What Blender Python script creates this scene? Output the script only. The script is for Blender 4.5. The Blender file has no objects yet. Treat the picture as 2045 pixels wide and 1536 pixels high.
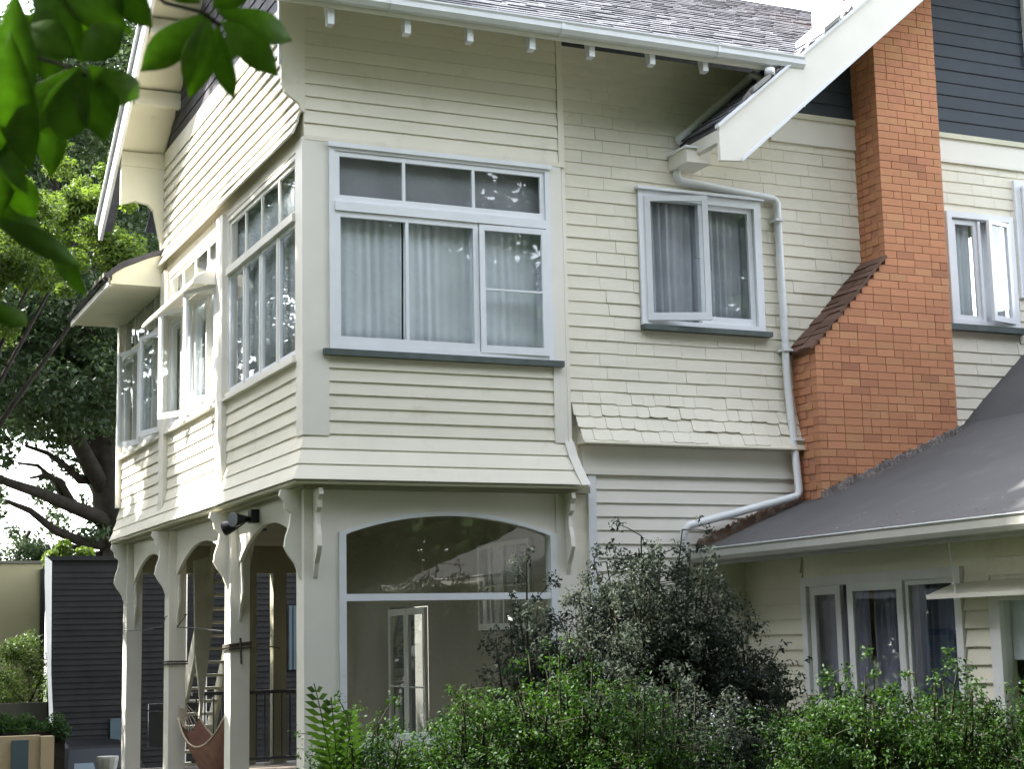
import bpy, bmesh, math, random
import numpy as np
from mathutils import Vector, Matrix
C = bpy.context.scene
COL = C.collection
rnd = random.Random(7)
R = math.radians

# ------------------------------------------------------------------ camera, sky, sun, exposure
FPX, YAW, PITCH, ROLL = 3267.4, R(24.3586), R(8.8986), R(-1.25254)
CAM = Vector((-4.508, -14.702, 1.75))
def _rot():
    c, s = math.cos(YAW), math.sin(YAW)
    M = Matrix(((c, -s, 0), (0, 0, -1), (s, c, 0)))
    cp, sp = math.cos(PITCH), math.sin(PITCH)
    Rp = Matrix(((1, 0, 0), (0, cp, sp), (0, -sp, cp)))
    cr, sr = math.cos(ROLL), math.sin(ROLL)
    return Matrix(((cr, -sr, 0), (sr, cr, 0), (0, 0, 1))) @ Rp @ M
MW = _rot()                       # world -> (right, down, forward)
cd = bpy.data.cameras.new('camera'); cam = bpy.data.objects.new('camera', cd); COL.objects.link(cam)
cd.sensor_width = 36; cd.lens = FPX / 2045 * 36; cd.clip_start = 0.05; cd.clip_end = 600
r_, d_, f_ = MW[0], MW[1], MW[2]
m3 = Matrix((r_, -d_, -f_)).transposed()
cam.matrix_world = Matrix.Translation(CAM) @ m3.to_4x4()
cd.dof.use_dof = True; cd.dof.focus_distance = 17.0; cd.dof.aperture_fstop = 10
C.camera = cam
SUN_DIR = Vector((-0.62, 0.50, 0.80)).normalized()     # towards the sun: from behind and left of the house
w = bpy.data.worlds.new('World'); C.world = w; w.use_nodes = True
nt = w.node_tree; bg = nt.nodes['Background']; sk = nt.nodes.new('ShaderNodeTexSky')
sk.sky_type = 'NISHITA'; sk.sun_disc = False
sk.sun_elevation = math.asin(SUN_DIR.z); sk.sun_rotation = math.atan2(SUN_DIR.x, SUN_DIR.y)
sk.air_density = 1.0; sk.dust_density = 1.2; sk.ozone_density = 1.0
hz = nt.nodes.new('ShaderNodeHueSaturation'); hz.inputs['Saturation'].default_value = .3   # thin bright haze: an almost white sky
nt.links.new(sk.outputs[0], hz.inputs['Color']); nt.links.new(hz.outputs[0], bg.inputs[0]); bg.inputs[1].default_value = 0.15
ld = bpy.data.lights.new('sun', 'SUN'); ld.energy = 3.1; ld.angle = R(0.55); ld.color = (1, .95, .87)
sun = bpy.data.objects.new('sun', ld); COL.objects.link(sun)
sun.rotation_euler = SUN_DIR.to_track_quat('Z', 'Y').to_euler()
C.view_settings.view_transform = 'Standard'; C.view_settings.look = 'None'
C.view_settings.gamma = 1; C.view_settings.exposure = 3.14
C.view_settings.use_curve_mapping = False

def at(px, py, X=None, Y=None, Z=None):
    """surveying helper: the point of a known world plane seen at photograph pixel (px, py)"""
    v = Vector(((px - 1022.5) / FPX, (py - 768) / FPX, 1.0))
    d = MW.transposed() @ v
    t = (X - CAM.x) / d.x if X is not None else (Y - CAM.y) / d.y if Y is not None else (Z - CAM.z) / d.z
    return CAM + t * d

# ------------------------------------------------------------------ materials
def mat(name, base, rough=.55, spec=.4, var=.08, vscale=3.0, bump=.15, bscale=60, objvar=0.0, dirt=None, dscale=1.2, dlo=.55, dhi=.75, stretch=(1, 1, 1), metal=0.0):
    m = bpy.data.materials.new(name); m.use_nodes = True
    n = m.node_tree.nodes; l = m.node_tree.links; b = n['Principled BSDF']
    b.inputs['Roughness'].default_value = rough; b.inputs['Specular IOR Level'].default_value = spec
    b.inputs['Metallic'].default_value = metal
    tc = n.new('ShaderNodeTexCoord'); mp = n.new('ShaderNodeMapping'); mp.inputs['Scale'].default_value = stretch
    oi = n.new('ShaderNodeObjectInfo')
    va = n.new('ShaderNodeVectorMath'); va.operation = 'ADD'
    sc = n.new('ShaderNodeVectorMath'); sc.operation = 'SCALE'
    l.new(oi.outputs['Location'], sc.inputs[0]); sc.inputs['Scale'].default_value = 1.0
    l.new(tc.outputs['Object'], va.inputs[0]); l.new(sc.outputs[0], va.inputs[1]); l.new(va.outputs[0], mp.inputs[0])
    nz = n.new('ShaderNodeTexNoise'); nz.inputs['Scale'].default_value = vscale; nz.inputs['Detail'].default_value = 6
    l.new(mp.outputs[0], nz.inputs['Vector'])
    mr = n.new('ShaderNodeMapRange'); mr.inputs[3].default_value = 1 - var; mr.inputs[4].default_value = 1 + var
    mr.inputs[1].default_value = .3; mr.inputs[2].default_value = .7
    l.new(nz.outputs[0], mr.inputs[0])
    fac = mr.outputs[0]
    if objvar:
        mo = n.new('ShaderNodeMapRange'); mo.inputs[3].default_value = 1 - objvar; mo.inputs[4].default_value = 1 + objvar
        l.new(oi.outputs['Random'], mo.inputs[0]); mm = n.new('ShaderNodeMath'); mm.operation = 'MULTIPLY'
        l.new(fac, mm.inputs[0]); l.new(mo.outputs[0], mm.inputs[1]); fac = mm.outputs[0]
    hs = n.new('ShaderNodeHueSaturation'); hs.inputs['Color'].default_value = (*base, 1); l.new(fac, hs.inputs['Value'])
    col = hs.outputs[0]
    if dirt:
        dn = n.new('ShaderNodeTexNoise'); dn.inputs['Scale'].default_value = dscale; dn.inputs['Detail'].default_value = 9; dn.inputs['Roughness'].default_value = .7
        l.new(mp.outputs[0], dn.inputs['Vector'])
        dr = n.new('ShaderNodeMapRange'); dr.inputs[1].default_value = dlo; dr.inputs[2].default_value = dhi; l.new(dn.outputs[0], dr.inputs[0])
        mx = n.new('ShaderNodeMixRGB'); mx.inputs[2].default_value = (*dirt, 1); l.new(dr.outputs[0], mx.inputs[0]); l.new(col, mx.inputs[1]); col = mx.outputs[0]
    l.new(col, b.inputs['Base Color'])
    if bump:
        bn = n.new('ShaderNodeTexNoise'); bn.inputs['Scale'].default_value = bscale; bn.inputs['Detail'].default_value = 4
        l.new(mp.outputs[0], bn.inputs['Vector'])
        bp = n.new('ShaderNodeBump'); bp.inputs['Strength'].default_value = bump; bp.inputs['Distance'].default_value = .004
        l.new(bn.outputs[0], bp.inputs['Height']); l.new(bp.outputs[0], b.inputs['Normal'])
    return m

M = {}
M['cream'] = mat('cream_paint', (.765, .725, .605), .45, .4, .03, 2.5, .12, 90, .035, (.56, .52, .41), 2.2, .56, .82)
M['cream_l'] = mat('pale_cream_paint', (.785, .755, .68), .42, .4, .03, 2.5, .1, 90, .02, (.58, .56, .47), 1.2, .62, .9)
M['shingle'] = mat('painted_shingle', (.775, .735, .615), .6, .3, .04, 6, .5, 45, .02, (.50, .47, .38), 5, .62, .82, (1, 1, 3))
M['white'] = mat('white_gloss_paint', (.78, .80, .83), .3, .5, .03, 5, .15, 40, .02, (.60, .60, .58), 6, .66, .85)
M['gutter'] = mat('white_gutter_enamel', (.74, .76, .77), .3, .5, .04, 4, .06, 30, 0, (.45, .44, .40), 3, .62, .85)
M['grey_gutter'] = mat('grey_gutter_tone', (.36, .36, .33), .5, .3, .06, 4, .1, 40, 0, (.24, .23, .19), 4, .6, .85)  # plain grey, darker than the main gutter's white
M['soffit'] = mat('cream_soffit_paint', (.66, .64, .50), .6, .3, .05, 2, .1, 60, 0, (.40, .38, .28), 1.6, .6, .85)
M['sill'] = mat('dark_green_grey_paint', (.085, .105, .10), .5, .4, .2, 8, .3, 60)
M['dark'] = mat('blue_black_paint', (.030, .042, .055), .55, .35, .10, 3, .25, 50, .06)
M['slate'] = mat('grey_slate', (.125, .127, .142), .85, .2, .18, 7, .6, 40, .24, (.22, .22, .21), 9, .62, .85, (1, 2.5, 1))
M['slate_dk'] = mat('dark_hung_slate', (.05, .048, .058), .6, .35, .2, 7, .7, 40, .30)
M['membrane'] = mat('dark_roof_membrane', (.088, .088, .090), .8, .2, .08, 1.2, .15, 160, 0, (.125, .122, .116), 2.4, .55, .85)
M['brick'] = mat('orange_red_brick', (.56, .262, .145), .85, .15, .08, 14, .8, 90, .09, (.36, .16, .10), 10, .6, .85)
M['brick_b'] = mat('buff_orange_brick', (.57, .29, .155), .85, .15, .08, 14, .8, 90, .08, (.40, .19, .11), 10, .6, .85)
M['brick_d'] = mat('dark_red_brick', (.48, .22, .13), .85, .15, .10, 14, .8, 90, .15)
M['peach'] = mat('pale_peach_render', (.36, .17, .09), .8, .2, .08, 5, .3, 60)
M['mortar'] = mat('mortar', (.49, .245, .155), .9, .1, .15, 20, .5, 120)
M['tile'] = mat('weathered_brick_tile', (.17, .10, .075), .9, .1, .3, 14, 1.0, 60, .25, (.10, .08, .07), 12, .45, .7)
M['flash'] = mat('weathered_lead', (.17, .15, .145), .7, .3, .35, 12, .8, 40, 0, (.34, .30, .27), 22, .5, .62)
M['rust'] = mat('rusty_flashing', (.16, .10, .075), .8, .2, .35, 10, .8, 40, 0, (.33, .27, .22), 14, .5, .65)
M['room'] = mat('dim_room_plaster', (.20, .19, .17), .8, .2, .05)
M['blind'] = mat('grey_blind', (.36, .35, .365), .9, .1, .04, 2, .1, 200)
M['curtain'] = mat('pale_net_curtain', (.80, .81, .84), .9, .1, .06, 3, .2, 200, .05)
M['curtain_b'] = mat('blue_curtain', (.12, .15, .25), .9, .1, .12, 3, .2, 200, .25)
M['curtain_g'] = mat('grey_curtain', (.52, .52, .56), .9, .1, .12, 3, .2, 200, .12)
M['curtain_l'] = mat('lilac_curtain', (.33, .31, .41), .9, .1, .12, 3, .2, 200, .15)
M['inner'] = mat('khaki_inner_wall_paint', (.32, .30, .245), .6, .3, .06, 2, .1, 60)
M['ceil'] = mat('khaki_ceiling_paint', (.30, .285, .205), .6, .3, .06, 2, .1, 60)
M['steel'] = mat('dark_steel', (.03, .032, .036), .4, .5, .1)
M['rail_g'] = mat('dark_grey_rail_paint', (.06, .065, .07), .45, .4, .1)
M['black'] = mat('black_plastic', (.015, .015, .016), .35, .5, .1)
M['lampglass'] = mat('lamp_lens', (.20, .21, .22), .12, .7, .1, 9, 0)
M['rope'] = mat('old_rope', (.10, .085, .07), .9, .1, .2)
M['hammock'] = mat('terracotta_cloth', (.21, .115, .085), .9, .1, .15, 9, .4, 150)
M['cord'] = mat('cream_cord', (.48, .40, .30), .9, .1, .1)
M['stair'] = mat('weathered_cream_timber', (.52, .50, .42), .7, .2, .12, 5, .3, 60, .08)
M['deck'] = mat('verandah_boards', (.13, .11, .09), .7, .2, .2, 4, .3, 60)
M['render'] = mat('cream_render', (.36, .33, .20), .85, .15, .08, 1.2, .4, 60, 0, (.25, .23, .13), .8, .5, .8)
M['render_t'] = mat('tan_render', (.36, .29, .19), .85, .15, .08, 1.2, .4, 60, 0, (.26, .20, .13), 1.5, .55, .8)
M['concrete'] = mat('grey_green_concrete', (.14, .14, .11), .9, .1, .15, 2, .4, 60)
M['bluep'] = mat('blue_grey_paint', (.055, .085, .105), .5, .4, .08)
M['ndark'] = mat('charcoal_boards', (.022, .022, .023), .85, .08, .15, 3, .3, 50, .12)
M['nwhite'] = mat('white_trim_paint', (.75, .75, .74), .5, .3, .05)
M['car'] = mat('black_car_paint', (.008, .008, .009), .5, .08, .02, 1, 0)
M['tyre'] = mat('tyre_rubber', (.02, .02, .02), .8, .2, .1)
M['carglass'] = mat('car_window', (.006, .008, .012), .3, .1, .02, 1, 0)
M['bark'] = mat('dark_bark', (.022, .019, .015), .9, .1, .35, 5, 1.0, 20, 0, None)
M['twig'] = mat('shrub_twig', (.032, .033, .020), .9, .1, .3, 12, .6, 60)
M['petal'] = mat('pale_lilac_petal', (.30, .30, .36), .7, .2, .1)
M['asphalt'] = mat('driveway_asphalt', (.05, .05, .05), .9, .2, .2, 8, .6, 80)
M['grass'] = mat('lawn', (.038, .058, .018), .9, .1, .3, 1.5, .8, 60, 0, (.06, .06, .03), .6, .45, .7)
M['pot'] = mat('pale_stone', (.30, .30, .28), .8, .2, .15, 9, .6, 40)

def leafmat(name, dark, light, trans=.45, rough=.45):
    m = bpy.data.materials.new(name); m.use_nodes = True
    n = m.node_tree.nodes; l = m.node_tree.links; b = n['Principled BSDF']; out = n['Material Output']
    g = n.new('ShaderNodeAttribute'); g.attribute_name = 'tone'
    cr = n.new('ShaderNodeValToRGB'); cr.color_ramp.elements[0].color = (*dark, 1); cr.color_ramp.elements[1].color = (*light, 1)
    l.new(g.outputs['Fac'], cr.inputs[0]); l.new(cr.outputs[0], b.inputs['Base Color'])
    b.inputs['Roughness'].default_value = rough; b.inputs['Specular IOR Level'].default_value = .2
    t = n.new('ShaderNodeBsdfTranslucent'); hs = n.new('ShaderNodeHueSaturation'); hs.inputs['Value'].default_value = 1.7; hs.inputs['Saturation'].default_value = 1.15; hs.inputs['Hue'].default_value = .485
    l.new(cr.outputs[0], hs.inputs['Color']); l.new(hs.outputs[0], t.inputs[0])
    mx = n.new('ShaderNodeMixShader'); mx.inputs[0].default_value = trans
    l.new(b.outputs[0], mx.inputs[1]); l.new(t.outputs[0], mx.inputs[2]); l.new(mx.outputs[0], out.inputs[0])
    return m
M['leaf_dk'] = leafmat('dark_evergreen_leaf', (.014, .024, .012), (.045, .075, .028), .3)
M['leaf_mid'] = leafmat('mid_green_leaf', (.022, .045, .012), (.07, .115, .03), .4)
M['leaf_br'] = leafmat('bright_green_leaf', (.035, .065, .014), (.095, .145, .032), .45)
M['leaf_hedge'] = leafmat('hedge_leaf', (.007, .027, .007), (.040, .088, .016), .3, .6)
M['leaf_shrub'] = leafmat('dusky_shrub_leaf', (.018, .027, .020), (.055, .070, .050), .22, .85)
def mottle(m):
    n = m.node_tree.nodes; l = m.node_tree.links; cr = [x for x in n if x.type == 'VALTORGB'][0]; src = cr.inputs[0].links[0].from_socket
    tc = n.new('ShaderNodeTexCoord'); nz = n.new('ShaderNodeTexNoise'); nz.inputs['Scale'].default_value = 55; nz.inputs['Detail'].default_value = 5; l.new(tc.outputs['Object'], nz.inputs['Vector'])
    mr = n.new('ShaderNodeMapRange'); mr.inputs[3].default_value = -.35; mr.inputs[4].default_value = .35; mr.inputs[1].default_value = .3; mr.inputs[2].default_value = .7; l.new(nz.outputs[0], mr.inputs[0])
    ad = n.new('ShaderNodeMath'); l.new(src, ad.inputs[0]); l.new(mr.outputs[0], ad.inputs[1]); l.new(ad.outputs[0], cr.inputs[0])
M['leaf_big'] = leafmat('overhanging_leaf', (.09, .165, .035), (.15, .26, .06), .5, .5)

mottle(M['leaf_big'])
def glassmat(name, tint, refl=1.0, rough=.015):
    m = bpy.data.materials.new(name); m.use_nodes = True
    n = m.node_tree.nodes; l = m.node_tree.links; out = n['Material Output']; n.remove(n['Principled BSDF'])
    tr = n.new('ShaderNodeBsdfTransparent'); tr.inputs[0].default_value = (*tint, 1)
    gl = n.new('ShaderNodeBsdfGlossy'); gl.inputs['Roughness'].default_value = rough; gl.inputs[0].default_value = (refl, refl, refl, 1)
    lw = n.new('ShaderNodeLayerWeight'); lw.inputs[0].default_value = .5
    p = n.new('ShaderNodeMath'); p.operation = 'POWER'; p.inputs[1].default_value = 5.0; l.new(lw.outputs['Facing'], p.inputs[0])
    mr = n.new('ShaderNodeMapRange'); mr.inputs[3].default_value = .055; mr.inputs[4].default_value = 1.0; l.new(p.outputs[0], mr.inputs[0])
    nz = n.new('ShaderNodeTexNoise'); nz.inputs['Scale'].default_value = 1.6; tc = n.new('ShaderNodeTexCoord'); l.new(tc.outputs['Object'], nz.inputs['Vector'])
    bp = n.new('ShaderNodeBump'); bp.inputs['Strength'].default_value = .25; bp.inputs['Distance'].default_value = .006; l.new(nz.outputs[0], bp.inputs['Height']); l.new(bp.outputs[0], gl.inputs['Normal'])
    mx = n.new('ShaderNodeMixShader'); l.new(mr.outputs[0], mx.inputs[0]); l.new(tr.outputs[0], mx.inputs[1]); l.new(gl.outputs[0], mx.inputs[2])
    l.new(mx.outputs[0], out.inputs[0]); return m
M['glass'] = glassmat('window_glass', (.93, .95, .95))

# ------------------------------------------------------------------ mesh helpers
def ident(u, d, z): return (u, d, z)
def FR(Y0): return lambda u, d, z: (u, Y0 - d, z)          # a wall facing -Y: u = X, d = outwards
def LF(X0): return lambda u, d, z: (X0 - d, u, z)          # a wall facing -X: u = Y, d = outwards
class MB:
    def __init__(s, T=ident): s.v = []; s.f = []; s.T = T
    def add(s, vs, fs):
        o = len(s.v); s.v += [s.T(*p) for p in vs]; s.f += [[i + o for i in f] for f in fs]; return s
    def box(s, a0, a1, b0, b1, c0, c1):
        return s.add([(a0, b0, c0), (a1, b0, c0), (a1, b1, c0), (a0, b1, c0), (a0, b0, c1), (a1, b0, c1), (a1, b1, c1), (a0, b1, c1)],
                     [(0, 3, 2, 1), (4, 5, 6, 7), (0, 1, 5, 4), (1, 2, 6, 5), (2, 3, 7, 6), (3, 0, 4, 7)])
    def prism(s, poly, u0, u1, ax=0):
        """poly = list of 2-tuples in the two other axes (in order), extruded along axis ax"""
        def P(u, p):
            return (u, p[0], p[1]) if ax == 0 else (p[0], u, p[1]) if ax == 1 else (p[0], p[1], u)
        n = len(poly); vs = [P(u0, p) for p in poly] + [P(u1, p) for p in poly]
        return s.add(vs, [list(range(n))[::-1], list(range(n, 2 * n))] + [(i, (i + 1) % n, n + (i + 1) % n, n + i) for i in range(n)])
    def tube(s, pts, r, k=8, rs=None, cap=True):
        pts = [Vector(p) for p in pts]; n = len(pts); vs = []; fs = []
        up = Vector((0, 0, 1)); prev = None
        for i, p in enumerate(pts):
            t = (pts[min(i + 1, n - 1)] - pts[max(i - 1, 0)]).normalized()
            a = prev if prev is not None else (up if abs(t.z) < .9 else Vector((1, 0, 0)))
            a = (a - a.dot(t) * t).normalized(); b = t.cross(a); prev = a
            rr = rs[i] if rs else r
            for j in range(k):
                th = 2 * math.pi * j / k; vs.append(tuple(p + a * (rr * math.cos(th)) + b * (rr * math.sin(th))))
        for i in range(n - 1):
            for j in range(k): fs.append((i * k + j, i * k + (j + 1) % k, (i + 1) * k + (j + 1) % k, (i + 1) * k + j))
        if cap: fs += [list(range(k))[::-1], list(range((n - 1) * k, n * k))]
        return s.add(vs, fs)
    def mesh(s, name):
        me = bpy.data.meshes.new(name); me.from_pydata(s.v, [], s.f)
        bm = bmesh.new(); bm.from_mesh(me); bmesh.ops.recalc_face_normals(bm, faces=bm.faces); bm.to_mesh(me); bm.free()
        return me
    def build(s, name, m, parent=None, kind=None, smooth=False, label=None):
        me = s.mesh(name); me.materials.append(m)
        if smooth: me.polygons.foreach_set('use_smooth', [True] * len(me.polygons))
        o = bpy.data.objects.new(name, me); COL.objects.link(o)
        if parent: o.parent = parent
        if kind: o['kind'] = kind
        if label: o['label'] = label
        return o
def tag(o, label, cat, group=None):
    o['label'] = label; o['category'] = cat
    if group: o['group'] = group
    return o
def thing(name, label, cat, loc=(0, 0, 0), group=None):
    o = bpy.data.objects.new(name, None); o.empty_display_size = .2; COL.objects.link(o); o.location = loc
    return tag(o, label, cat, group)
def inst(me, name, parent, M4, m=None):
    o = bpy.data.objects.new(name, me); COL.objects.link(o); o.parent = parent; o.matrix_local = M4
    if m: o.material_slots[0].link = 'OBJECT'; o.material_slots[0].material = m
    return o
def J(a): return rnd.uniform(-a, a)

def holes_wall(mb, u0, u1, z0, z1, d0, d1, holes):
    """solid wall slab with rectangular openings (u0,u1,z0,z1)"""
    us = sorted({u0, u1, *[h[0] for h in holes], *[h[1] for h in holes]}); us = [u for u in us if u0 <= u <= u1]
    for a, b in zip(us, us[1:]):
        cuts = sorted([(h[2], h[3]) for h in holes if h[0] <= a + 1e-6 and h[1] >= b - 1e-6]); z = z0
        for c0, c1 in cuts:
            if c0 > z: mb.box(a, b, d0, d1, z, c0)
            z = max(z, c1)
        if z < z1: mb.box(a, b, d0, d1, z, z1)
    return mb

# ------------------------------------------------------------------ ground
def ground_z(x, y):
    t = min(max((y - 9.5) / 3.0, 0), 1); t = t * t * (3 - 2 * t)
    return -1.25 * t
mb = MB(); xs = [-150, -60, -30, -12, -6, -3, 0, 3, 6, 12, 30, 60, 150]; ys = [-150, -60, -30, -15, -8, -3, 3, 9.5, 10.2, 11, 11.8, 12.5, 16, 30, 60, 200]
vs = [(x, y, ground_z(x, y)) for y in ys for x in xs]; nx = len(xs)
mb.add(vs, [(j * nx + i, j * nx + i + 1, (j + 1) * nx + i + 1, (j + 1) * nx + i) for j in range(len(ys) - 1) for i in range(nx - 1)])
mb.build('ground', M['grass'], kind='structure')
MB().box(-6, 12, 12.6, 15.6, -1.3, -1.235).build('driveway', M['asphalt'], kind='structure')

# ------------------------------------------------------------------ the house
H = thing('weatherboard_house', 'cream two-storey weatherboard and shingle house with slate roof and orange brick chimney', 'house')

def board(T, parent, u0, u1, z0, h, b=0.0, t=0.0, m='cream', th=.024, lap=.012):
    j = J(.0015); k = J(.0015)
    mb = MB(T)
    prof = lambda e: [(b + .010, z0 + e), (b + th + j, z0 + e), (b + th + j, z0 + .006 + e), (t + .006 + j * .5, z0 + h + lap), (t - .004, z0 + h + lap)]
    p0 = prof(k); p1 = prof(-k); n = 5
    mb.add([(u0, *p) for p in p0] + [(u1, *p) for p in p1], [list(range(n))[::-1], list(range(n, 2 * n))] + [(i, (i + 1) % n, n + (i + 1) % n, n + i) for i in range(n)])
    return mb.build('board', M[m], parent)
def boards(T, parent, u0, u1, z0, z1, pitch, m='cream', off=None, joint=0, **k):
    n = max(1, round((z1 - z0) / pitch)); p = (z1 - z0) / n
    for i in range(n):
        z = z0 + i * p; b = off(z) if off else 0; t = off(z + p) if off else 0
        if joint and rnd.random() < joint:
            c = rnd.uniform(u0 + .3 * (u1 - u0), u1 - .3 * (u1 - u0))
            board(T, parent, u0, c - .0015, z, p, b, t, m, **k); board(T, parent, c + .0015, u1, z, p, b, t, m, **k)
        else: board(T, parent, u0, u1, z, p, b, t, m, **k)

F0 = FR(0.0); L0 = LF(0.0); F1 = FR(0.1)
flare = lambda z: max(0.0, min(1.0, (3.72 - z) / .45)) ** 1.3 * .13

# --- front wall of the projecting upper room
fw = holes_wall(MB(F0), 0, 2.76, 3.27, 7.95, -.10, 0, [(.24, 2.60, 4.53, 6.55)]).build('front_wall', M['cream'], H)
boards(F0, fw, -.004, 2.72, 6.62, 7.95, .133)
MB(F0).box(-.004, 2.72, -.001, .034, 6.575, 6.619).build('drip_board', M['cream'], fw)
MB(F0).box(-.02, .235, .0, .030, 3.70, 6.574).build('corner_board', M['cream_l'], fw)
MB(F0).box(2.60, 2.735, .0, .028, 3.70, 6.574).build('corner_board', M['cream_l'], fw)
MB(F0).box(2.722, 2.79, .0, .026, 6.576, 7.95).build('corner_board', M['cream'], fw)
boards(F0, fw, .236, 2.60, 3.72, 4.48, .138)
# flared skirt of three boards, mitred round the corner
def flared(T, parent, end_far, outer_first):
    n = 3; p = .45 / n
    for i in range(n):
        z = 3.27 + i * p; b = flare(z); t = flare(z + p); th = .022
        mb = MB(T); k = 5; j = J(.001)
        pr = [(b - .01, z), (b + th + j, z), (b + th + j, z + .006), (t + .006, z + p + .012), (t - .01, z + p + .012)]
        va = [(-q[0], *q) for q in pr]; vb = [(end_far(q[1]), *q) for q in pr]
        mb.add(va + vb, [list(range(k))[::-1], list(range(k, 2 * k))] + [(a, (a + 1) % k, k + (a + 1) % k, k + a) for a in range(k)])
        mb.build('board', M['cream'], parent)
flared(F0, fw, lambda z: 2.70 + flare(z) * .9, True)
# flared trim at the right end of the room
mb = MB(F0)
zz = [3.27, 3.36, 3.45, 3.57, 3.72]
mb.add([(2.70 + flare(z) * .9, flare(z) + .0, z) for z in zz] + [(2.80 + flare(z) * .9, flare(z) + .0, z) for z in zz] + [(2.80 + flare(z) * .9, flare(z) + .035, z) for z in zz] + [(2.70 + flare(z) * .9, flare(z) + .035, z) for z in zz],
       [(i, i + 1, 6 + i, 5 + i) for i in range(4)] + [(5 + i, 6 + i, 11 + i, 10 + i) for i in range(4)] + [(10 + i, 11 + i, 16 + i, 15 + i) for i in range(4)] + [(15 + i, 16 + i, 1 + i, i) for i in range(4)] + [(0, 5, 10, 15), (4, 19, 14, 9)])
mb.build('flared_trim', M['cream_l'], fw)
# the room's return to the shingle wall
MB().prism([(0, 3.27), (.1, 3.27), (.1, 7.95), (0, 7.95), (0, 3.75), (-.06, 3.5), (-.13, 3.27)], 2.762, 2.80).build('return_board', M['cream_l'], H)

# --- windows
def curtain(T, u0, u1, z0, z1, d, m, label, waves=None, cat='curtain', amp=.02, group=None, rel=None):
    wd = abs(u1 - u0); nw = waves or max(3, int(wd / .085)); N = nw * 8; mb = MB(T); ph = rnd.random() * 6; vs = []; rows = 5
    for r in range(rows + 1):
        z = z0 + (z1 - z0) * r / rows
        for i in range(N + 1):
            a = i / N; x = u0 + (u1 - u0) * (a + .006 * math.sin(9 * a + r + ph))
            q = amp * (math.sin(2 * math.pi * nw * a + ph + .7 * math.sin(5 * a + ph)) * (.6 + .4 * math.sin(11 * a + ph))) * (1.1 - .25 * r / rows)
            vs.append((x, -d + q, z))
    mb.add(vs, [(r * (N + 1) + i, r * (N + 1) + i + 1, (r + 1) * (N + 1) + i + 1, (r + 1) * (N + 1) + i) for r in range(rows) for i in range(N)])
    o = mb.build('curtain', M[m], None, smooth=True)
    sm = o.modifiers.new('cloth', 'SOLIDIFY'); sm.thickness = .002
    return tag(o, label, cat, group)

def pane(T, parent, u0, u1, z0, z1, d=.0, name='pane'):
    return MB(T).box(u0, u1, d - .002, d + .002, z0, z1).build(name, M['glass'], parent)
def ring(mb, u0, u1, z0, z1, d0, d1, w, wb=None, wt=None):
    wb = wb or w; wt = wt or w
    mb.box(u0, u0 + w, d0, d1, z0, z1); mb.box(u1 - w, u1, d0, d1, z0, z1)
    mb.box(u0 + w, u1 - w, d0 + .001, d1 - .001, z0, z0 + wb); mb.box(u0 + w, u1 - w, d0 + .001, d1 - .001, z1 - wt, z1)
    return mb
def sash(T, parent, u0, u1, z0, z1, w=.055, bars_u=(), bars_z=(), d=.012, t=.035, name='sash', wb=None, m='white'):
    s = ring(MB(T), u0, u1, z0, z1, d, d + t, w, wb or w * 1.35).build(name, M[m], parent)
    wb = wb or w * 1.35
    for b in bars_u: MB(T).box(b - .016, b + .016, d + .003, d + t - .003, z0 + wb, z1 - w).build('glazing_bar', M[m], parent)
    for b in bars_z: MB(T).box(u0 + w, u1 - w, d + .005, d + t - .005, b - .010, b + .010).build('glazing_bar', M[m], parent)
    es = [u0 + w] + [x for b in bars_u for x in (b - .016, b + .016)] + [u1 - w]
    for a, c in zip(es[::2], es[1::2]): pane(T, parent, a - .004, c + .004, z0 + wb - .004, z1 - w + .004, d + t * .5)
    return s
def hinged(T0, uh, ang, sgn=1):
    """opening sash: local u from the hinge along the wall, swung outwards by ang"""
    c, s = math.cos(ang), math.sin(ang)
    return lambda u, d, z: T0(uh + sgn * (u * c - d * s), u * s + d * c, z)

# main front window
W1 = MB(F0)
W1.box(.236, .292, -.06, .05, 4.53, 6.55); W1.box(2.545, 2.60, -.06, .05, 4.53, 6.55)
W1.box(.292, 2.545, -.06, .049, 6.495, 6.55); W1.box(.292, 2.545, -.06, .060, 5.895, 5.985); W1.box(.292, 2.545, -.06, .045, 4.53, 4.585)
W1 = W1.build('window', M['white'], H)
MB(F0).box(.22, 2.615, .051, .075, 6.525, 6.57).build('head_mould', M['white'], W1)
sash(F0, W1, .294, 2.543, 5.987, 6.493, .05, (1.01, 1.755), (), .0, .035, 'fanlight')
sash(F0, W1, .294, 1.795, 4.587, 5.893, .055, (1.035,), (), .0, .04)
sash(hinged(F0, 1.80, R(1.5)), W1, .004, .742, 4.575, 5.885, .058, (), (5.225,), .008, .04)
MB(F0).box(.17, 2.70, -.02, .085, 4.47, 4.529).build('sill', M['sill'], W1)
MB(F0).box(1.80, 1.812, .050, .060, 4.70, 5.80).build('hinge_strip', M['white'], W1)
for (a, b, l) in ((.27, 1.02, 'pale net curtain behind the left pane of the wide front window'), (1.04, 1.80, 'pale net curtain behind the middle pane of the wide front window'), (1.82, 2.56, 'pale net curtain behind the right casement of the wide front window')):
    curtain(F0, a, b, 4.50, 6.0, .10, 'curtain', l, amp=.012)
tag(MB(F0).box(.26, 2.58, -.085, -.075, 5.93, 6.6).build('roller_blind', M['blind']), 'plain grey blind drawn across the upper fanlights of the front window', 'blind')

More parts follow.
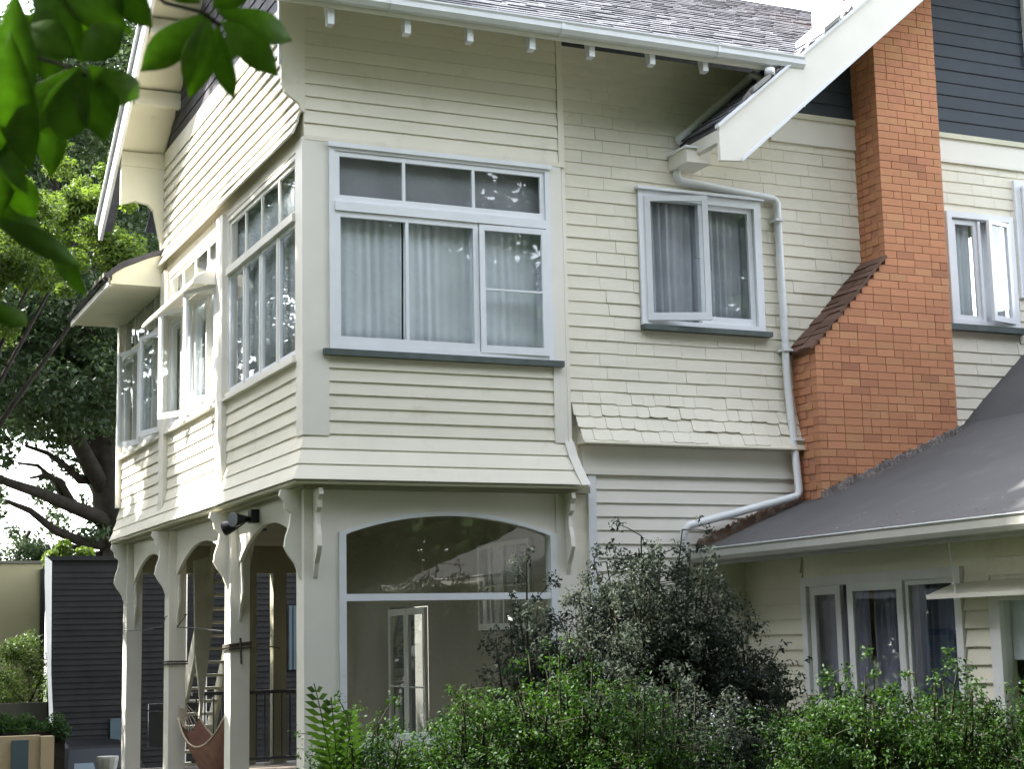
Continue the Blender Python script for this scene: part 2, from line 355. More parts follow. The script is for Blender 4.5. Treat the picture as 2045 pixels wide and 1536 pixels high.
# --- left wall of the projecting room (facing -X)
bays = [(.19, 2.86), (3.14, 5.83), (6.09, 8.80)]
lw = holes_wall(MB(L0), .1, 8.95, 3.27, 6.62, -.10, 0, [(a, b, 4.50, 6.50) for a, b in bays]).build('side_wall', M['cream'], H)
MB(L0).box(-.0305, .189, .0, .030, 3.70, 6.60).build('corner_board', M['cream_l'], lw)
for a, b in ((2.86, 3.14), (5.83, 6.09), (8.80, 8.95)):
    MB(L0).box(a, b, .0, .075, 3.74, 6.55).build('post', M['cream_l'], lw)
    if b < 8.9: MB(L0).prism([(0, 3.739), (.075, 3.739), (.03 + flare(3.5), 3.48), (0, 3.40)], a, b).build('post_foot', M['cream_l'], lw)
for a, b in bays:
    boards(L0, lw, a + .001, b - .001, 3.72, 4.42, .138)
flared(L0, lw, lambda z: 8.95, True)
MB(L0).box(.1, 8.95, .0, .028, 6.505, 6.60).build('head_board', M['cream'], lw)
for k, (a, b) in enumerate(bays):
    wn = MB(L0); wn.box(a, a + .05, -.06, .02, 4.50, 6.50); wn.box(b - .05, b, -.06, .02, 4.50, 6.50)
    wn.box(a + .05, b - .05, -.06, .05, 5.83, 5.91); wn.box(a + .05, b - .05, -.06, .02, 6.45, 6.50); wn.box(a + .05, b - .05, -.06, .05, 4.45, 4.50)
    mull = [a + .05 + (b - a - .1) * i / 4 for i in (1, 2, 3)]
    for u in mull: wn.box(u - .02, u + .02, -.05, .015, 4.50, 5.83)
    wn = wn.build('window', M['cream_l'], H)
    MB(L0).box(a - .02, b + .02, .0, .07, 4.42, 4.449).build('sill', M['cream_l'], wn)
    sash(L0, wn, a + .052, b - .052, 5.912, 6.448, .04, tuple(mull), (), -.03, .03, 'fanlight', .04, 'cream_l')
    es = [a + .05] + mull + [b - .05]
    opened = [{}, {0: 24, 2: 26}, {0: 13, 2: 17}][k]
    for i in range(4):
        u0, u1 = es[i] + (.02 if i else 0), es[i + 1] - (.02 if i < 3 else 0); wd = u1 - u0
        if i in opened:
            sash(hinged(L0, u0 + .01, R(opened[i])), wn, 0, wd - .01, 4.50, 5.83, .05, (), (), .025, .038)
        else:
            sash(L0, wn, u0 + .002, u1 - .002, 4.502, 5.828, .045, (), (), -.03, .035, m='white')
    nm = ('first', 'second', 'third')[k]
    for i, (c0, c1) in enumerate(((a + .02, (a + b) / 2 - .02), ((a + b) / 2 + .02, b - .02))):
        curtain(L0, c0, c1, 4.5, 6.49, .12, 'curtain', 'pale curtain in the %s side window bay from the corner, %s half' % (nm, ('nearer', 'farther')[i]), amp=.035)
# barrel hood over the opened sashes of the second bay
mb = MB(L0); prof = [(.02 + .32 * math.sin(R(a)), 5.80 + .17 * math.cos(R(a)) - .0) for a in range(0, 91, 10)]
prof2 = [(p[0] - .012, p[1] - .018) for p in prof][::-1]
mb.prism(prof + prof2, 3.16, 5.95); mb.build('window_hood', M['cream_l'], H)
MB(L0).prism([(.0, 5.80)] + [(p[0] - .004, p[1] - .004) for p in prof], 3.142, 3.158).build('hood_end', M['cream_l'], H)

# --- upper gable wall on the left side
up = lambda z: max(0, (6.98 - z) / .34) ** 1.4 * .09
gw = MB(L0); gw.prism([(-.101, 6.621), (-.001, 6.621), (-.001, 8.2), (-.101, 8.2)], .1, 6.2)
gw = gw.build('gable_side_wall', M['cream'], H)
boards(L0, gw, .02, 6.2, 6.64, 7.98, .134, off=up, th=.036)
MB(L0).box(.0, 6.2, .0, .03, 7.985, 8.2).build('frieze', M['cream'], gw)
# slate-hung triangle above it
SL = .675
mb = MB(); mb.prism([(-.2, 8.201), (6.2, 8.201), (4.3, 9.6), (3.3, 10.1)], -.0, .1, ax=0); sg = mb.build('slate_hung_gable', M['slate_dk'], H)
for i in range(11):
    z = 8.21 + i * .15; y0, y1 = 3.3 - (10.1 - z) * 1.5, 3.3 + (10.1 - z) * 1.45
    y0 = max(y0, .3)
    n = int((y1 - y0) / .28)
    for q in range(n):
        a = y0 + (y1 - y0) * q / n
        MB(L0).add([(a, 0, z), (a + (y1 - y0) / n - .008, 0, z), (a + (y1 - y0) / n - .008, .016, z), (a, .016, z), (a, -.0, z + .16), (a + (y1 - y0) / n - .008, 0, z + .16), (a + (y1 - y0) / n - .008, .004, z + .16), (a, .004, z + .16)],
                   [(0, 3, 2, 1), (4, 5, 6, 7), (0, 1, 5, 4), (1, 2, 6, 5), (2, 3, 7, 6), (3, 0, 4, 7)]).build('hung_slate', M['slate_dk'], sg)
# side roof overhang: sloping soffit bays, purlins, barge, eave fins
far = lambda y: 7.60 + (7.27 - y) * SL          # top of the far slope
sof = MB()
sof.prism([(4.2, far(4.2) - .13), (6.24, far(6.24) - .13), (6.24, far(6.24) - .03), (4.2, far(4.2) - .03)], -.60, 2.8, ax=0)
sof = sof.build('side_soffit', M['soffit'], H)
for y in (3.55, 4.45, 5.35, 6.2):
    z = far(y) - .135
    MB().box(-.59, .0, y - .06, y + .06, z - .20, z - .01).build('purlin', M['soffit'], sof)
bg_ = MB(); bg_.prism([(3.3, far(3.3) - .30), (7.34, far(7.34) - .30), (7.42, far(7.42) - .22), (7.42, far(7.42) + .02), (3.3, far(3.3) + .02)], -.645, -.602, ax=0)
bg_ = bg_.build('barge_board', M['white'], H)
MB().prism([(3.3, far(3.3) + .021), (7.46, far(7.46) + .021), (7.46, far(7.46) + .05), (3.3, far(3.3) + .05)], -.69, -.60, ax=0).build('barge_capping', M['gutter'], bg_)
# far fin with its arched cut-out
pts = [(0.0, 6.66), (-.07, 6.68), (-.11, 6.76), (-.04, 6.84), (-.07, 7.0), (-.12, 7.25), (-.16, 7.42), (-.24, 7.50), (-.40, 7.53), (-.585, 7.47), (-.585, 8.05), (0.0, 8.25)]
MB().prism(pts, 6.16, 6.24, ax=1).build('eave_fin', M['soffit'], H)
# near fin at the corner
pts = [(-.032, 6.86), (-.06, 6.93), (-.13, 6.98), (-.20, 7.03), (-.235, 7.12), (-.24, 7.6), (-.245, 8.15), (-.0, 8.15), (-.0, 6.84)]
MB().prism(pts, -.033, .012, ax=1).build('eave_fin', M['cream'], H)
MB().box(-.262, -.242, -.034, .014, 7.3, 8.15).build('fin_lit_edge', M['white'], H)  # white strip puts the fin's sunlit edge into the colour
# small skirt roof over the third bay
sr = MB().box(-.72, .0, 6.05, 8.98, 6.38, 6.42).build('skirt_soffit', M['soffit'], H)
MB().prism([(-.70, 6.421), (.02, 6.421), (.02, 6.84), (-.25, 6.74), (-.55, 6.60), (-.70, 6.50)], 6.06, 6.10, ax=1).build('skirt_verge', M['soffit'], sr)
MB().prism([(-.76, 6.44), (-.56, 6.61), (-.25, 6.75), (.02, 6.85), (.02, 6.90), (-.27, 6.80), (-.59, 6.67), (-.79, 6.50)], 6.03, 9.02, ax=1).build('skirt_roof', M['slate_dk'], H)
MB().box(-.74, -.70, 6.101, 9.0, 6.36, 6.50).build('skirt_fascia', M['cream_l'], sr)
mb = MB(); 
for i in range(26):
    y = 6.0 + rnd.random() * 2.9; mb.box(-.80 + J(.02), -.74 + J(.02), y, y + .05 + rnd.random() * .1, 6.47, 6.505 + rnd.random() * .03)
mb.build('moss', M['leaf_mid'] if False else M['concrete'], sr, kind='stuff')
# upper roof deck over third bay to close the volume
MB().box(.0, 2.8, 6.24, 9.0, 6.62, 6.70).build('flat_roof', M['membrane'], H)
MB().box(.1, 2.8, 8.85, 8.95, 3.27, 6.62).build('rear_wall', M['cream'], H)

# --- rooms behind the glass
rm = MB(); rm.box(.1, 2.9, .1, 8.85, 3.27, 3.40); rm.box(.1, 2.9, .1, 8.85, 6.60, 6.61); rm.box(2.80, 2.9, .101, 8.85, 3.4, 6.6)
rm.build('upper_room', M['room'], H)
rm = MB(); rm.box(2.9, 10.9, 3.5, 3.6, 2.9, 8); rm.box(2.9, 10.9, .2, 3.5, 3.6, 3.7); rm.box(2.9, 10.9, .2, 3.5, 7.3, 7.4)
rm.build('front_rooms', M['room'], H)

# --- shingle wall and everything right of the room (plane Y = 0.1)
h2 = (3.72, 5.18, 4.99, 6.42); h3 = (7.80, 8.72, 5.24, 6.56)
sw = holes_wall(MB(F1), 2.801, 11, 0, 7.95, -.10, 0, [h2, h3]).build('shingle_wall', M['shingle'], H)
wedge = MB().add([(-.5, -.007, 0), (.5, -.007, 0), (.5, -.018, 0), (-.5, -.018, 0), (-.5, 0, 1), (.5, 0, 1), (.5, -.004, 1), (-.5, -.004, 1)],
                 [(0, 3, 2, 1), (4, 5, 6, 7), (0, 1, 5, 4), (1, 2, 6, 5), (2, 3, 7, 6), (3, 0, 4, 7)]).mesh('shingle')
wedge.materials.append(M['shingle'])
sc_ = [(-.5, .08), (-.36, .03), (-.2, .008), (0, 0), (.2, .01), (.36, .035), (.5, .07)]
mb = MB(); mb.add([(x, -.007, z) for x, z in sc_] + [(.5, 0, 1), (-.5, 0, 1)] + [(x, -.020, z) for x, z in sc_] + [(.5, -.005, 1), (-.5, -.005, 1)],
                  [list(range(9)), list(range(9, 18))[::-1]] + [(i, 9 + i, 9 + (i + 1) % 9, (i + 1) % 9) for i in range(9)])
scal = mb.mesh('shingle'); scal.materials.append(M['shingle'])
soff = lambda z: max(0, min(1, (4.50 - z) / .78)) ** 2 * .16
cells = []
def course(z, p, a, b, cuts):
    u = a
    while u < b - .02:
        wd = rnd.uniform(.20, .62) if z > 4.16 else rnd.uniform(.13, .21); e = min(u + wd, b)
        if b - e < .12: e = b
        for s0, s1 in cut(u, e, z, z + p, cuts): cells.append((z, p, s0, s1))
        u = e
def cut(a, b, z0, z1, cuts):
    segs = [(a, b)]
    for (c0, c1, c2, c3) in cuts:
        if z1 <= c2 + .01 or z0 >= c3 - .01: continue
        ns = []
        for s0, s1 in segs:
            if c0 > s0: ns.append((s0, min(s1, c0)))
            if c1 < s1: ns.append((max(s0, c1), s1))
        segs = [(x, y) for x, y in ns if y - x > .03]
    return segs
n = 31; p = (7.9 - 3.72) / n
for i in range(n):
    z = 3.72 + i * p
    left = 2.80 + soff(z) * .55
    c3 = [(3.68, 5.22, 4.94, 6.46), (7.76, 8.76, 5.18, 6.60), (5.62 if z < 4.9 else 6.6, 7.36, 3.0, 9)]
    course(z, p, left, 5.9 if z > 7.5 else 9.3, c3)
vis = sorted(cells, key=lambda c: (c[0] > 7.0, c[0] > 6.2, c[2] > 7.3, rnd.random()))
rest = MB(F1)
for q, (z, p_, a, b) in enumerate(vis):
    b0, t0 = soff(z), soff(z + p_)
    rag = .010 if z < 4.15 else .003
    if q < 298:
        tilt = math.atan2(t0 - b0, p_)
        # local z runs up the wall; leaning back where the skirt flares
        Mx = Matrix.Translation((((a + b) / 2), .1 - b0 - abs(J(.002)), z + J(rag))) @ Matrix.Rotation(J(.006), 4, 'Y') @ Matrix.Rotation(tilt, 4, 'X') @ Matrix.Diagonal((b - a - .003, 1 + J(.18), (p_ + .014) / math.cos(tilt), 1))
        inst(scal if z < 4.10 else wedge, 'shingle', sw, Mx)
    else:
        j = J(.003)
        rest.add([(a, b0, z + j), (b - .003, b0, z + j), (b - .003, b0 + .016, z + j), (a, b0 + .016, z + j), (a, t0, z + p_ + .014), (b - .003, t0, z + p_ + .014), (b - .003, t0 + .004, z + p_ + .014), (a, t0 + .004, z + p_ + .014)],
                 [(0, 3, 2, 1), (4, 5, 6, 7), (0, 1, 5, 4), (1, 2, 6, 5), (2, 3, 7, 6), (3, 0, 4, 7)])
rest.build('shingle_rows', M['shingle'], sw, kind='stuff')
MB(F1).prism([(0, 3.705), (.185, 3.705), (.185, 3.72), (0, 3.9)], 2.9, 5.60).build('skirt_closer', M['cream'], sw)
MB(F1).box(2.95, 5.60, 0, .03, 3.45, 3.70).build('frieze', M['cream_l'], sw)
MB(F1).box(2.95, 5.60, 0, .05, 3.40, 3.449).build('frieze_mould', M['cream_l'], sw)
MB(F1).box(3.00, 3.09, 0, .035, 0, 3.395).build('corner_board', M['white'], sw)
boards(F1, sw, 3.091, 5.9, 2.28, 3.395, .139, 'cream_l'); boards(F1, sw, 3.091, 4.8, .9, 2.28, .139, 'cream_l')
# frieze under the dark gable
MB(F1).box(5.40, 11, 0, .032, 7.22, 7.47).build('gable_frieze', M['cream_l'], sw)
MB(F1).box(5.40, 11, 0, .042, 7.18, 7.219).build('frieze_mould', M['cream_l'], sw)
MB(F1).box(5.40, 11, 0, .06, 7.471, 7.53).build('gable_soffit_board', M['soffit'], sw)

# second window with its open casement
W2 = ring(MB(F1), h2[0] - .03, h2[1] + .03, h2[2] - .0, h2[3] + .03, -.06, .045, .085, .06).build('window', M['white'], H)
sash(hinged(F1, 3.775, R(19)), W2, 0, .68, 5.04, 6.39, .06, (), (), .02, .04)
sash(F1, W2, 4.46, 5.12, 5.055, 6.375, .06, (), (), -.03, .035)
MB(F1).box(4.43, 4.46, -.05, .02, 5.05, 6.38).build('mullion', M['white'], W2)
MB(F1).box(3.68, 5.26, -.02, .11, 4.935, 4.989).build('sill', M['sill'], W2)
MB(F1).box(3.66, 5.24, .0, .09, 6.455, 6.485).build('head_flashing', M['white'], W2)
mb = MB(F1); mb.tube([(4.42, .05, 5.75), (4.28, .16, 5.73)], .005, 5); mb.build('casement_stay', M['steel'], W2)
curtain(F1, 3.76, 4.52, 4.95, 6.5, .12, 'curtain_g', 'grey lilac curtain behind the open casement of the shingle wall window', amp=.03)
curtain(F1, 4.62, 5.15, 4.95, 6.5, .14, 'curtain_g', 'grey lilac curtain at the right edge of the shingle wall window', amp=.03)
# third window right of the chimney
W3 = ring(MB(F1), h3[0] - .03, h3[1] + .03, h3[2], h3[3] + .03, -.06, .045, .07, .06).build('window', M['white'], H)
sash(F1, W3, 7.86, 8.22, 5.30, 6.50, .05, (), (), -.03, .035)
sash(hinged(F1, 8.66, R(14), -1), W3, 0, .40, 5.29, 6.50, .05, (), (), .02, .04)
MB(F1).box(8.225, 8.26, -.05, .03, 5.30, 6.50).build('mullion', M['white'], W3)
MB(F1).box(7.6, 8.80, -.02, .10, 5.17, 5.239).build('sill', M['sill'], W3)
curtain(F1, 7.84, 8.2, 5.2, 6.6, .12, 'curtain', 'pale curtain in left light of the window beside the chimney', amp=.03)
curtain(F1, 8.26, 8.68, 5.2, 6.6, .12, 'curtain', 'pale blue-white curtain in right light of the window beside the chimney', amp=.035)
# fourth window at the picture edge: frame and its opened sash
W4 = ring(MB(F1), 8.80, 9.8, 5.62, 7.05, -.0, .05, .09).build('window', M['white'], H)
sash(hinged(F1, 8.9, R(8)), W4, 0, .4, 5.72, 6.98, .07, (), (), .055, .04)
MB(F1).box(8.92, 8.95, .10, .12, 5.66, 5.73).build('hinge', M['steel'], W4)

# --- dark gable wall
dz = MB(F1); dz.prism([(5.3, 7.54), (11, 7.54), (11, 10.9), (8.9, 10.75), (5.3, 7.72)], -.1, .0, ax=1)
dz = dz.build('dark_gable_wall', M['dark'], H)
nb = 20
for i in range(nb):
    z = 7.54 + i * .158
    a = max(5.3, 4.34 + (z - 6.85) / .84 - .06) if z > 7.75 else 5.2
    if z < 9.4: board(F1, dz, a, 10.9, z, .158, m='dark', th=.02)
W5 = ring(MB(F1), 9.13, 10.2, 8.52, 9.9, 0, .07, .10).build('window', M['nwhite'], H)
pane(F1, W5, 9.2, 10.13, 8.6, 9.82, .03)

# --- main roof
PM = .587; EZ = 7.84
main = lambda y: EZ + (y + .72) * PM
def on_roof(px, py):
    v = MW.transposed() @ Vector(((px - 1022.5) / FPX, (py - 768) / FPX, 1.0)); nn = Vector((0, -PM, 1)); k = EZ + .72 * PM
    return CAM + v * ((k - CAM.dot(nn)) / v.dot(nn))
va, vb = on_roof(1618, 128), on_roof(1672, 0)
valley_x = lambda s: va.x + (vb.x - va.x) * ((-.72 + s * math.cos(math.atan(PM))) - va.y) / (vb.y - va.y)
RY = 4.3
rf = MB()
def slab(y0, y1, x0, xa, xb, th=.10):
    rf.add([(x0, y0, main(y0) - th), (xa, y0, main(y0) - th), (xb, y1, main(y1) - th), (x0, y1, main(y1) - th), (x0, y0, main(y0)), (xa, y0, main(y0)), (xb, y1, main(y1)), (x0, y1, main(y1))],
           [(0, 3, 2, 1), (4, 5, 6, 7), (0, 1, 5, 4), (1, 2, 6, 5), (2, 3, 7, 6), (3, 0, 4, 7)])
sx = lambda y: valley_x((y + .72) / math.cos(math.atan(PM)))
slab(-.72, RY, -.6, sx(-.72), sx(RY))
rf.prism([(RY, main(RY) - .06), (4.95, far(4.95) - .06), (7.46, far(7.46) - .02), (7.46, far(7.46)+.0), (4.95, far(4.95)), (RY, main(RY))], .0, 11)
rf.prism([(RY, main(RY) - .06), (4.95, far(4.95) - .06), (6.3, far(6.3) - .02), (6.3, far(6.3)+.0), (4.95, far(4.95)), (RY, main(RY))], -.6, .0)
rf.prism([(6.3, far(6.3) - .06), (7.46, far(7.46) - .06), (7.46, far(7.46)+.0), (6.3, far(6.3))], -.6, -.45)
rf = rf.build('main_roof', M['slate'], H)
slm = MB().add([(-.5, 0, .004), (.5, 0, .004), (.5, 0, .018), (-.5, 0, .018), (-.5, 1, .0), (.5, 1, .0), (.5, 1, .006), (-.5, 1, .006)],
               [(0, 3, 2, 1), (4, 5, 6, 7), (0, 1, 5, 4), (1, 2, 6, 5), (2, 3, 7, 6), (3, 0, 4, 7)]).mesh('slate')
slm.materials.append(M['slate'])
am = math.atan(PM)
cand = []
ex = .19
for i in range(30):
    s = i * ex; x = -.6 + rnd.uniform(0, .2); end = valley_x(s)
    while x < end:
        wd = rnd.uniform(.20, .36); e = min(x + wd, end); 
        if e - x > .03: cand.append((s, x, e))
        x = e
def seen(s, x):
    p = Vector((x, -.72 + s * math.cos(am), EZ + s * math.sin(am))) - CAM; q = MW @ p
    return -40 < 768 + FPX * q.y / q.z and 560 < 1022.5 + FPX * q.x / q.z
sv = [c for c in cand if seen(c[0], c[1])]; so = [c for c in cand if not seen(c[0], c[1])]
def slate_m(s, x, e, jit=1):
    return Matrix.Translation(((x + e) / 2, -.72 + s * math.cos(am), EZ + s * math.sin(am))) @ Matrix.Rotation(am, 4, 'X') @ Matrix.Translation((0, J(.012) * jit, .001 + abs(J(.003)))) @ Matrix.Rotation(J(.02), 4, 'Z') @ Matrix.Diagonal((e - x - .007, ex * 1.2, 1.15 + J(.3), 1))
for (s, x, e) in sv[:262]: inst(slm, 'slate', rf, slate_m(s, x, e))
rest = MB()
for (s, x, e) in sv[262:] + so:
    mm = slate_m(s, x, e); rest.add([tuple(mm @ v.co) for v in slm.vertices], [tuple(p.vertices) for p in slm.polygons])
rest.build('slate_rows', M['slate'], rf, kind='stuff')
# eave: soffit boards, rafter tails, gutter
MB().prism([(-.70, main(-.70) - .15), (.1, main(.1) - .15), (.1, main(.1) - .11), (-.70, main(-.70) - .11)], -.6, 5.5).build('eave_soffit', M['soffit'], H)
for px, py in ((660, 40), (813, 60), (938, 80), (1062, 100), (1181, 118), (1302, 135), (1408, 150)):
    x = at(px, py, Y=-.66).x
    b = lambda y, o: main(y) - .152 - o
    hh = .20 - .014 * (x - .2)
    MB().prism([(-.68, 7.72 - hh), (-.60, 7.71 - hh), (-.55, 7.80), (-.68, 7.80)], x - .030, x + .032).build('rafter_tail', M['white'], H)
gx0, gx1 = -.62, 5.27
gp = [(-.725, 7.70), (-.80, 7.70), (-.835, 7.74), (-.835, 7.79), (-.85, 7.81), (-.85, 7.825), (-.835, 7.83), (-.82, 7.815), (-.82, 7.75), (-.79, 7.715), (-.74, 7.715), (-.74, 7.83), (-.725, 7.83)]
gt = MB().prism(gp, gx0, gx1).build('gutter', M['gutter'], H)
MB().prism([(-.725, 7.70), (-.80, 7.70), (-.835, 7.74), (-.835, 7.825), (-.725, 7.825)], gx1, gx1 + .01).build('gutter_end', M['gutter'], gt)
for x in (.6, 2.4, 4.2): MB().prism([(-.722, 7.694), (-.803, 7.694), (-.842, 7.737), (-.842, 7.80), (-.835, 7.80), (-.80, 7.702), (-.722, 7.702)], x, x + .03).build('gutter_strap', M['gutter'], gt)
MB().box(gx0, 5.4, -.722, -.70, 7.66, 7.85).build('fascia', M['cream_l'], H)

# --- gable roof over the chimney wall
GS = .84; gz = lambda x: 7.02 + (x - 4.24) * GS
gr = MB(); gr.prism([(4.24, gz(4.24) - .12), (8.9, gz(8.9) - .12), (8.9, gz(8.9)), (4.24, gz(4.24))], -.74, .10, ax=1)
gr.prism([(5.30, gz(5.30) - .12), (8.9, gz(8.9) - .12), (8.9, gz(8.9)), (5.30, gz(5.30))], .10, .45, ax=1)
gr.prism([(8.9, gz(8.9) - .12), (12, gz(8.9) - .12 - 3.1 * GS), (12, gz(8.9) - 3.1 * GS), (8.9, gz(8.9))], -.74, .45, ax=1)
gr = gr.build('gable_roof', M['slate'], H)
ag = math.atan(GS)
for i in range(30):
    s = i * .17; y = -.78
    while y < .3:
        wd = rnd.uniform(.2, .36); e = y + wd
        x = 4.22 + s * math.cos(ag)
        if y > .0 and x < 5.3: break
        if x < 7.2 and not (x > 6.45 and x < 7.5 and e > -.36 and y < .1):
            Mx = Matrix.Translation((x, (y + e) / 2, gz(x))) @ Matrix.Rotation(-ag, 4, 'Y') @ Matrix.Rotation(-math.pi / 2, 4, 'Z') @ Matrix.Translation((0, J(.01), .001)) @ Matrix.Diagonal((wd - .006, .20, 1.3 + J(.3), 1))
            if len([1 for c in rf.children]) + len(gr.children) < 299: inst(slm, 'slate', gr, Mx)
        y = e
MB().prism([(4.30, gz(4.30) - .15), (8.9, gz(8.9) - .15), (8.9, gz(8.9) - .122), (4.30, gz(4.30) - .122)], -.738, .099, ax=1).build('gable_soffit', M['soffit'], H)
bb = MB(); bb.prism([(4.20, gz(4.20) - .04), (4.20, gz(4.20) - .40), (4.46, gz(4.46) - .60), (8.9, gz(8.9) - .52), (8.9, gz(8.9) - .03)], -.79, -.742, ax=1)
bb = bb.build('barge_board', M['cream_l'], H)
MB().prism([(4.46, gz(4.46) - .605), (8.9, gz(8.9) - .525), (8.9, gz(8.9) - .49), (4.46, gz(4.46) - .565)], -.81, -.74, ax=1).build('barge_mould', M['white'], bb)
MB().prism([(4.18, gz(4.18) - .038), (8.9, gz(8.9) - .028), (8.9, gz(8.9) + .012), (4.18, gz(4.18) + .0)], -.815, -.735, ax=1).build('barge_capping', M['white'], bb)
mb = MB()
for i in range(22):
    x = 4.5 + rnd.random() * 2.2; mb.prism([(x, gz(x) + .01), (x + .05 + rnd.random() * .1, gz(x + .1) + .01), (x + .08, gz(x + .08) + .045 + rnd.random() * .02)], -.80, -.72 + J(.03), ax=1)
mb.build('mortar_bedding', M['flash'], gr, kind='stuff')
# ridge caps lifting near the valley
for x in (4.62, 5.55):
    MB().prism([(x, gz(x) + .02), (x + .22, gz(x + .22) + .02), (x + .22, gz(x + .22) + .07), (x, gz(x) + .07)], -.83, -.70, ax=1).build('ridge_cap', M['pot'], gr)
# eave return box and short gutter at the foot of the gable slope
eb = MB(); eb.box(4.09, 4.39, -.30, .09, 6.70, 6.85); eb = eb.build('eave_box', M['cream_l'], H)
MB().box(4.07, 4.40, -.32, .09, 6.85, 6.875).build('eave_box_lid', M['white'], eb)
MB().prism([(4.215, 6.80), (4.26, 6.78), (4.26, 6.96), (4.215, 6.93)], -.74, .09, ax=1).build('eave_fascia', M['cream_l'], H)

# --- downpipe
dp = MB()
a = at(1537, 140, Y=-.78); b = at(1540, 172, Y=-.6); c = Vector((5.08, -.15, gz(5.08) + .10)); c2 = Vector((4.95, .03, gz(4.95) + .075)); e = Vector((4.18, .03, gz(4.18) + .055))
dp.tube([a, (a + b) / 2, b, b * .5 + c * .5, c, c2, e], .05, 10)
dp = dp.build('downpipe', M['gutter'], H, smooth=True)
def pipe(pts, r=.042):
    q = [Vector(pts[0])]
    for i in range(1, len(pts) - 1):
        p = Vector(pts[i]); a = (Vector(pts[i - 1]) - p).normalized(); b = (Vector(pts[i + 1]) - p).normalized()
        q += [p + a * .05, p + a * .02 + b * .02, p + b * .05]
    q.append(Vector(pts[-1])); return MB().tube(q, r, 12)
P_ = [at(1352, 335, Y=.03), at(1352, 360, Y=.03), at(1551, 398, Y=.03), at(1558, 520, Y=.03), at(1572, 760, Y=.0), at(1597, 990, Y=-.06), at(1368, 1052, Y=-.03), at(1364, 1105, Y=.03), at(1368, 1300, Y=.03)]
pipe(P_).build('downpipe', M['gutter'], H, smooth=True)
for (px, py) in ((1553, 440), (1570, 700), (1588, 880)):
    p = at(px, py, Y=.0); MB().box(p.x - .055, p.x + .055, -.05 if py < 800 else -.1, .09, p.z - .012, p.z + .012).build('pipe_clip', M['gutter'], dp)
o = MB().tube([a + Vector((0, 0, .02)), a + Vector((0, 0, -.05))], .055, 10).build('gutter_outlet', M['gutter'], gt, smooth=True)

# --- chimney
CX0, CX1, CX2, CY0, CY1 = 5.55, 6.54, 7.40, -.35, .098
ch = MB()
ch.prism([(CX0 + .012, 1.5), (CX1 * 0 + CX2 - .012, 1.5), (CX2 - .012, 10.4), (CX1 + .012, 10.4), (CX1 + .012, 5.80), (CX0 + .012, 4.78)], CY0 + .012, CY1, ax=1)
ch = ch.build('chimney', M['mortar'], H)
bk = MB().box(-.5, .5, -.5, .5, -.5, .5).mesh('brick'); bk.materials.append(M['brick'])
def wbrick():
    r = rnd.random(); return M['brick'] if r < .74 else M['brick_b'] if r < .92 else M['brick_d']
bl = []
cz = .0860; z = 3.0; k = 0
sl = lambda z: CX0 if z < 4.78 else min(CX1, CX0 + (z - 4.78) / (5.80 - 4.78) * (CX1 - CX0))
while z < 9.0:
    xl = sl(z + .04); off = 0 if k % 2 else .12
    x = CX2
    first = True
    while x > xl + .02:
        wd = (.11 + (.12 if not off else 0)) if first else rnd.choice((.235, .235, .235, .115)); first = False
        e = max(x - wd, xl)
        if e - xl < .05: e = xl
        bl.append(('f', z, e, x)); x = e
    # left flank
    y = CY0 + (.11 if k % 2 else .0)
    if k % 2: pass
    yy = CY0 + .0
    seg = [(yy + (.1 if k % 2 else .22), yy + .335), (yy + .335, CY1)]
    if z < 4.7 or z > 5.8:
        for s0, s1 in seg: bl.append(('l', z, s0, s1))
    z += cz; k += 1
def bseen(b):
    # the roof covers the foot of the stack
    if b[0] == 'f': return b[1] > 2.66 + .405 * (b[3] - 4.31) - .1 and b[1] < 8.9
    return b[1] > 3.1 and b[1] < 8.3
order = sorted([b for b in bl if bseen(b)], key=lambda b: (b[0] == 'l', 0 if b[1] < 8.4 else 1))
rest = MB(); restb = [b for b in bl if not bseen(b)]
def brick_m(b):
    zz = b[1] + cz / 2
    if b[0] == 'f': c = ((b[2] + b[3]) / 2, CY0 + .05 - abs(J(.004)), zz); d = (b[3] - b[2] - .007, .10, cz - .007)
    else:
        x = CX0 if b[1] < 4.7 else CX1
        c = (x + .05 - abs(J(.004)), (b[2] + b[3]) / 2, zz); d = (.10, b[3] - b[2] - .010, cz - .010)
    if b[0] == 'f' and abs(b[2] - sl(b[1] + .04)) < .001: pass
    return Matrix.Translation(c) @ Matrix.Rotation(J(.006), 4, 'Y') @ Matrix.Diagonal((*d, 1))
for b in order[:299]: inst(bk, 'brick', ch, brick_m(b), wbrick())
restm = [MB(), MB(), MB()]
for b in order[299:] + restb:
    mm = brick_m(b); restm[rnd.choice((0, 0, 1, 2))].add([tuple(mm @ v.co) for v in bk.vertices], [tuple(p.vertices) for p in bk.polygons])
for i, mn in enumerate(('brick', 'brick_b', 'brick_d')): restm[i].build('brick_rows', M[mn], ch, kind='stuff')
# sloping shoulder laid with weathered tiles
L_ = math.hypot(CX1 - CX0, 5.80 - 4.78); th = math.atan2(5.80 - 4.78, CX1 - CX0); nT = 13
for i in range(nT):
    for (y0, y1) in ((CY0 - .03, CY0 + .19), (CY0 + .19, CY1)):
        s0 = -.06 + i * (L_ + .08) / nT
        Mx = Matrix.Translation((CX0, (y0 + y1) / 2, 4.80)) @ Matrix.Rotation(-th, 4, 'Y') @ Matrix.Translation((s0 + .05, 0, .02 + J(.006))) @ Matrix.Rotation(.07 + J(.05), 4, 'Y') @ Matrix.Rotation(J(.05), 4, 'Z') @ Matrix.Diagonal((.125 + J(.02), y1 - y0 - .008, .034, 1))
        inst(bk, 'shoulder_tile', ch, Mx, M['tile'])
